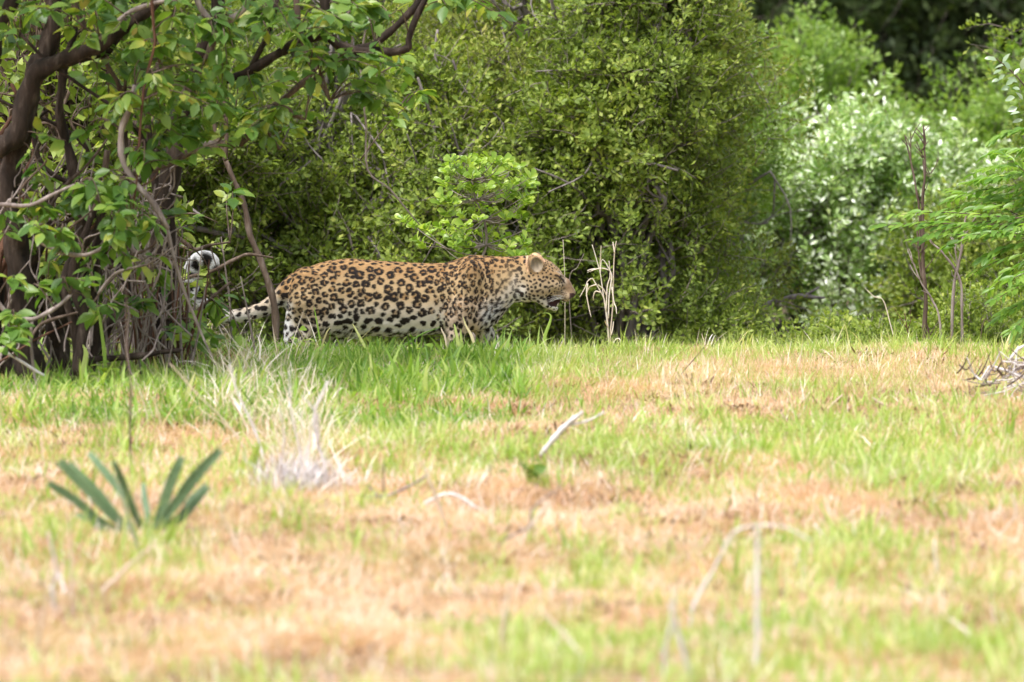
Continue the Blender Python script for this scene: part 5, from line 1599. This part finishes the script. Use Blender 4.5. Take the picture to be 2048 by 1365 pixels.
    one('weed','upright bleached stem under the arching one','weed',[([c3(305,1330),c3(310,1150),c3(318,960),c3(312,790)],[.007,.007,.007,.004])],'bark_pale')
    one('weed','blurred pale stem leaning at the bottom edge, right of centre','weed',[([c3(75,1400),c3(50,1300),c3(20,1180),c3(-20,1060)],[.007,.007,.006,.004])],'bark_pale',c3(75,1380))
    one('weed','blurred grey stem at the bottom edge beside the leaning pale one','weed',[([c2(1300,1420),c2(1300,1250),c2(1320,1120),c2(1315,960)],[.006,.006,.005,.003])],'bark_pale',c2(1300,1380))
    one('dead_stick','short white straw right of the arch\'s end','straw',[([c3(570,855),c3(555,820),c3(525,770)],[.005,.007,.004])],'straw')
    one('dead_stick','upright white straw in the right foreground','straw',[([c3(1005,1000),c3(995,930),c3(990,840)],[.004,.006,.004])],'straw')
    one('dead_stick','slanting white straw near the bottom right','straw',[([c3(1145,1235),c3(1100,1180),c3(1035,1130)],[.005,.008,.004])],'straw')
    one('dead_stick','short upright straw left of the green clump','straw',[([c3(455,965),c3(458,920),c3(465,870)],[.004,.006,.003])],'straw')
    one('dead_stick','curved white straw near the right edge','straw',[([c3(1200,840),c3(1250,780),c3(1278,740),c3(1270,665)],[.003,.003,.006,.004])],'straw')
    one('dead_stick','short pale straw slanting right on the orange grass','straw',[([c3(568,355),c3(600,320),c3(638,285)],[.004,.005,.003])],'straw')
    one('dead_stick','small pale straw slanting left on the orange grass','straw',[([c3(810,350),c3(785,325),c3(755,300)],[.003,.005,.003])],'straw')
    one('weed','thin dark weed crossing itself on the orange rise','weed',[([c3(15,220),c3(70,150),c3(120,75)],[.0025,.002,.001])],'bark_brown')
    # brush pile at the right edge
    Y=ground_hit(2010,800); b=W(2010,800,Y); b[2]=float(ground_z(b[0],Y))
    root=thing('brush_pile','heap of thin grey and brown dead twigs at the right edge of the meadow','brushwood',b)
    for i in range(90):
        x0=random.gauss(2045,48); y0=random.uniform(725,812); a=random.uniform(-.2,1.4)*random.choice([1,1,-1])+(0 if random.random()<.5 else 3.14); l_=random.uniform(30,90)
        p=[(x0-l_/2*math.cos(a),y0+l_*.3*math.sin(a)),(x0,y0+random.gauss(0,4)),(x0+l_/2*math.cos(a),y0-l_*.5*abs(math.sin(a))-random.uniform(0,12))]
        mb=MB(); mb.tube(Wpts(p,Y+random.uniform(-.25,.25),random.uniform(-.1,.1)),[.0035,.003,.0015],4,3); mb.build('twig',M[random.choice(['bark_grey','bark_pale','bark_brown'])],root)
    for pts in ([(2020,720),(2035,700),(2052,690)],[(1990,735),(2020,745),(2055,760)]):
        mb=MB(); mb.tube(Wpts(pts,Y),[.006,.006,.004],5,3); mb.build('twig',M['bark_pale'],root)
    # broad-leaved weed in the middle
    for (label,px,py,n,s) in [('dark green broad-leaved weed at the foot of the thick bleached stick',1065,975,26,1.0),('small green weed beside the bent twig',990,960,8,.6)]:
        Y=ground_hit(px,py); b=W(px,py,Y); b[2]=float(ground_z(b[0],Y))
        r=thing('weed',label,'weed',b); st=MB(); P=[];D=[];N=[];S=[]
        for k in range(n//3):
            a=random.uniform(0,6.28); tip=b+np.array((math.cos(a)*.05,math.sin(a)*.05,random.uniform(.05,.12)))*s
            st.tube([b,(b+tip)/2+RNG.normal(0,.005,3),tip],[.003,.002,.001],4,3)
            for j in range(3):
                aa=random.uniform(0,6.28); P.append(b+(tip-b)*random.uniform(.5,1)); D.append((math.cos(aa),math.sin(aa),random.uniform(-.1,.7))); N.append((0,0,1.)+RNG.normal(0,.3,3)); S.append(random.uniform(.4,.75)*s)
        st.build('stem',M['leaf_tree'],r); place_leaves(r,'tree_leaf','ovate','leaf_tree',P,D,N,S)
sticks()

def low_plants():
    # leafy seedlings between the thicket and the leopard's tail, and by the crest
    spots=[('leafy seedling under the leopard\'s tail',470,720,29.0),('yellow-green seedling just behind the hanging stem',515,700,29.2),('leafy seedling at the foot of the dead shoots',400,760,27.6),
           ('broad-leaved seedling in the shade beside the dark trunk',215,790,26.2),('seedling right of the hanging stem\'s foot',600,740,28.5),('seedling among the grass before the belly',830,725,28.6)]
    for lab,px,py,Y in spots:
        b=W(px,py,Y); b[2]=float(ground_z(b[0],Y))
        r=thing('seedling',lab,'seedling',b,'leafy seedlings in the grass')
        st=MB(); P=[];D=[];N=[];S=[]
        for k in range(5):
            a=random.uniform(0,6.28); tip=b+np.array((math.cos(a)*.05,math.sin(a)*.05,random.uniform(.07,.16)))
            st.tube([b,(b+tip)/2+RNG.normal(0,.008,3),tip],[.002,.0015,.001],4,3)
            for j in range(4):
                aa=random.uniform(0,6.28); P.append(b+(tip-b)*random.uniform(.5,1)); D.append((math.cos(aa),math.sin(aa),random.uniform(-.2,.6))); N.append((0,-.2,1.)+RNG.normal(0,.3,3)); S.append(random.uniform(.6,1.1))
        st.build('stem',M['bark_grey'],r); place_leaves(r,'sapling_leaf','obovate','leaf_fresh',P,D,N,S)
low_plants()
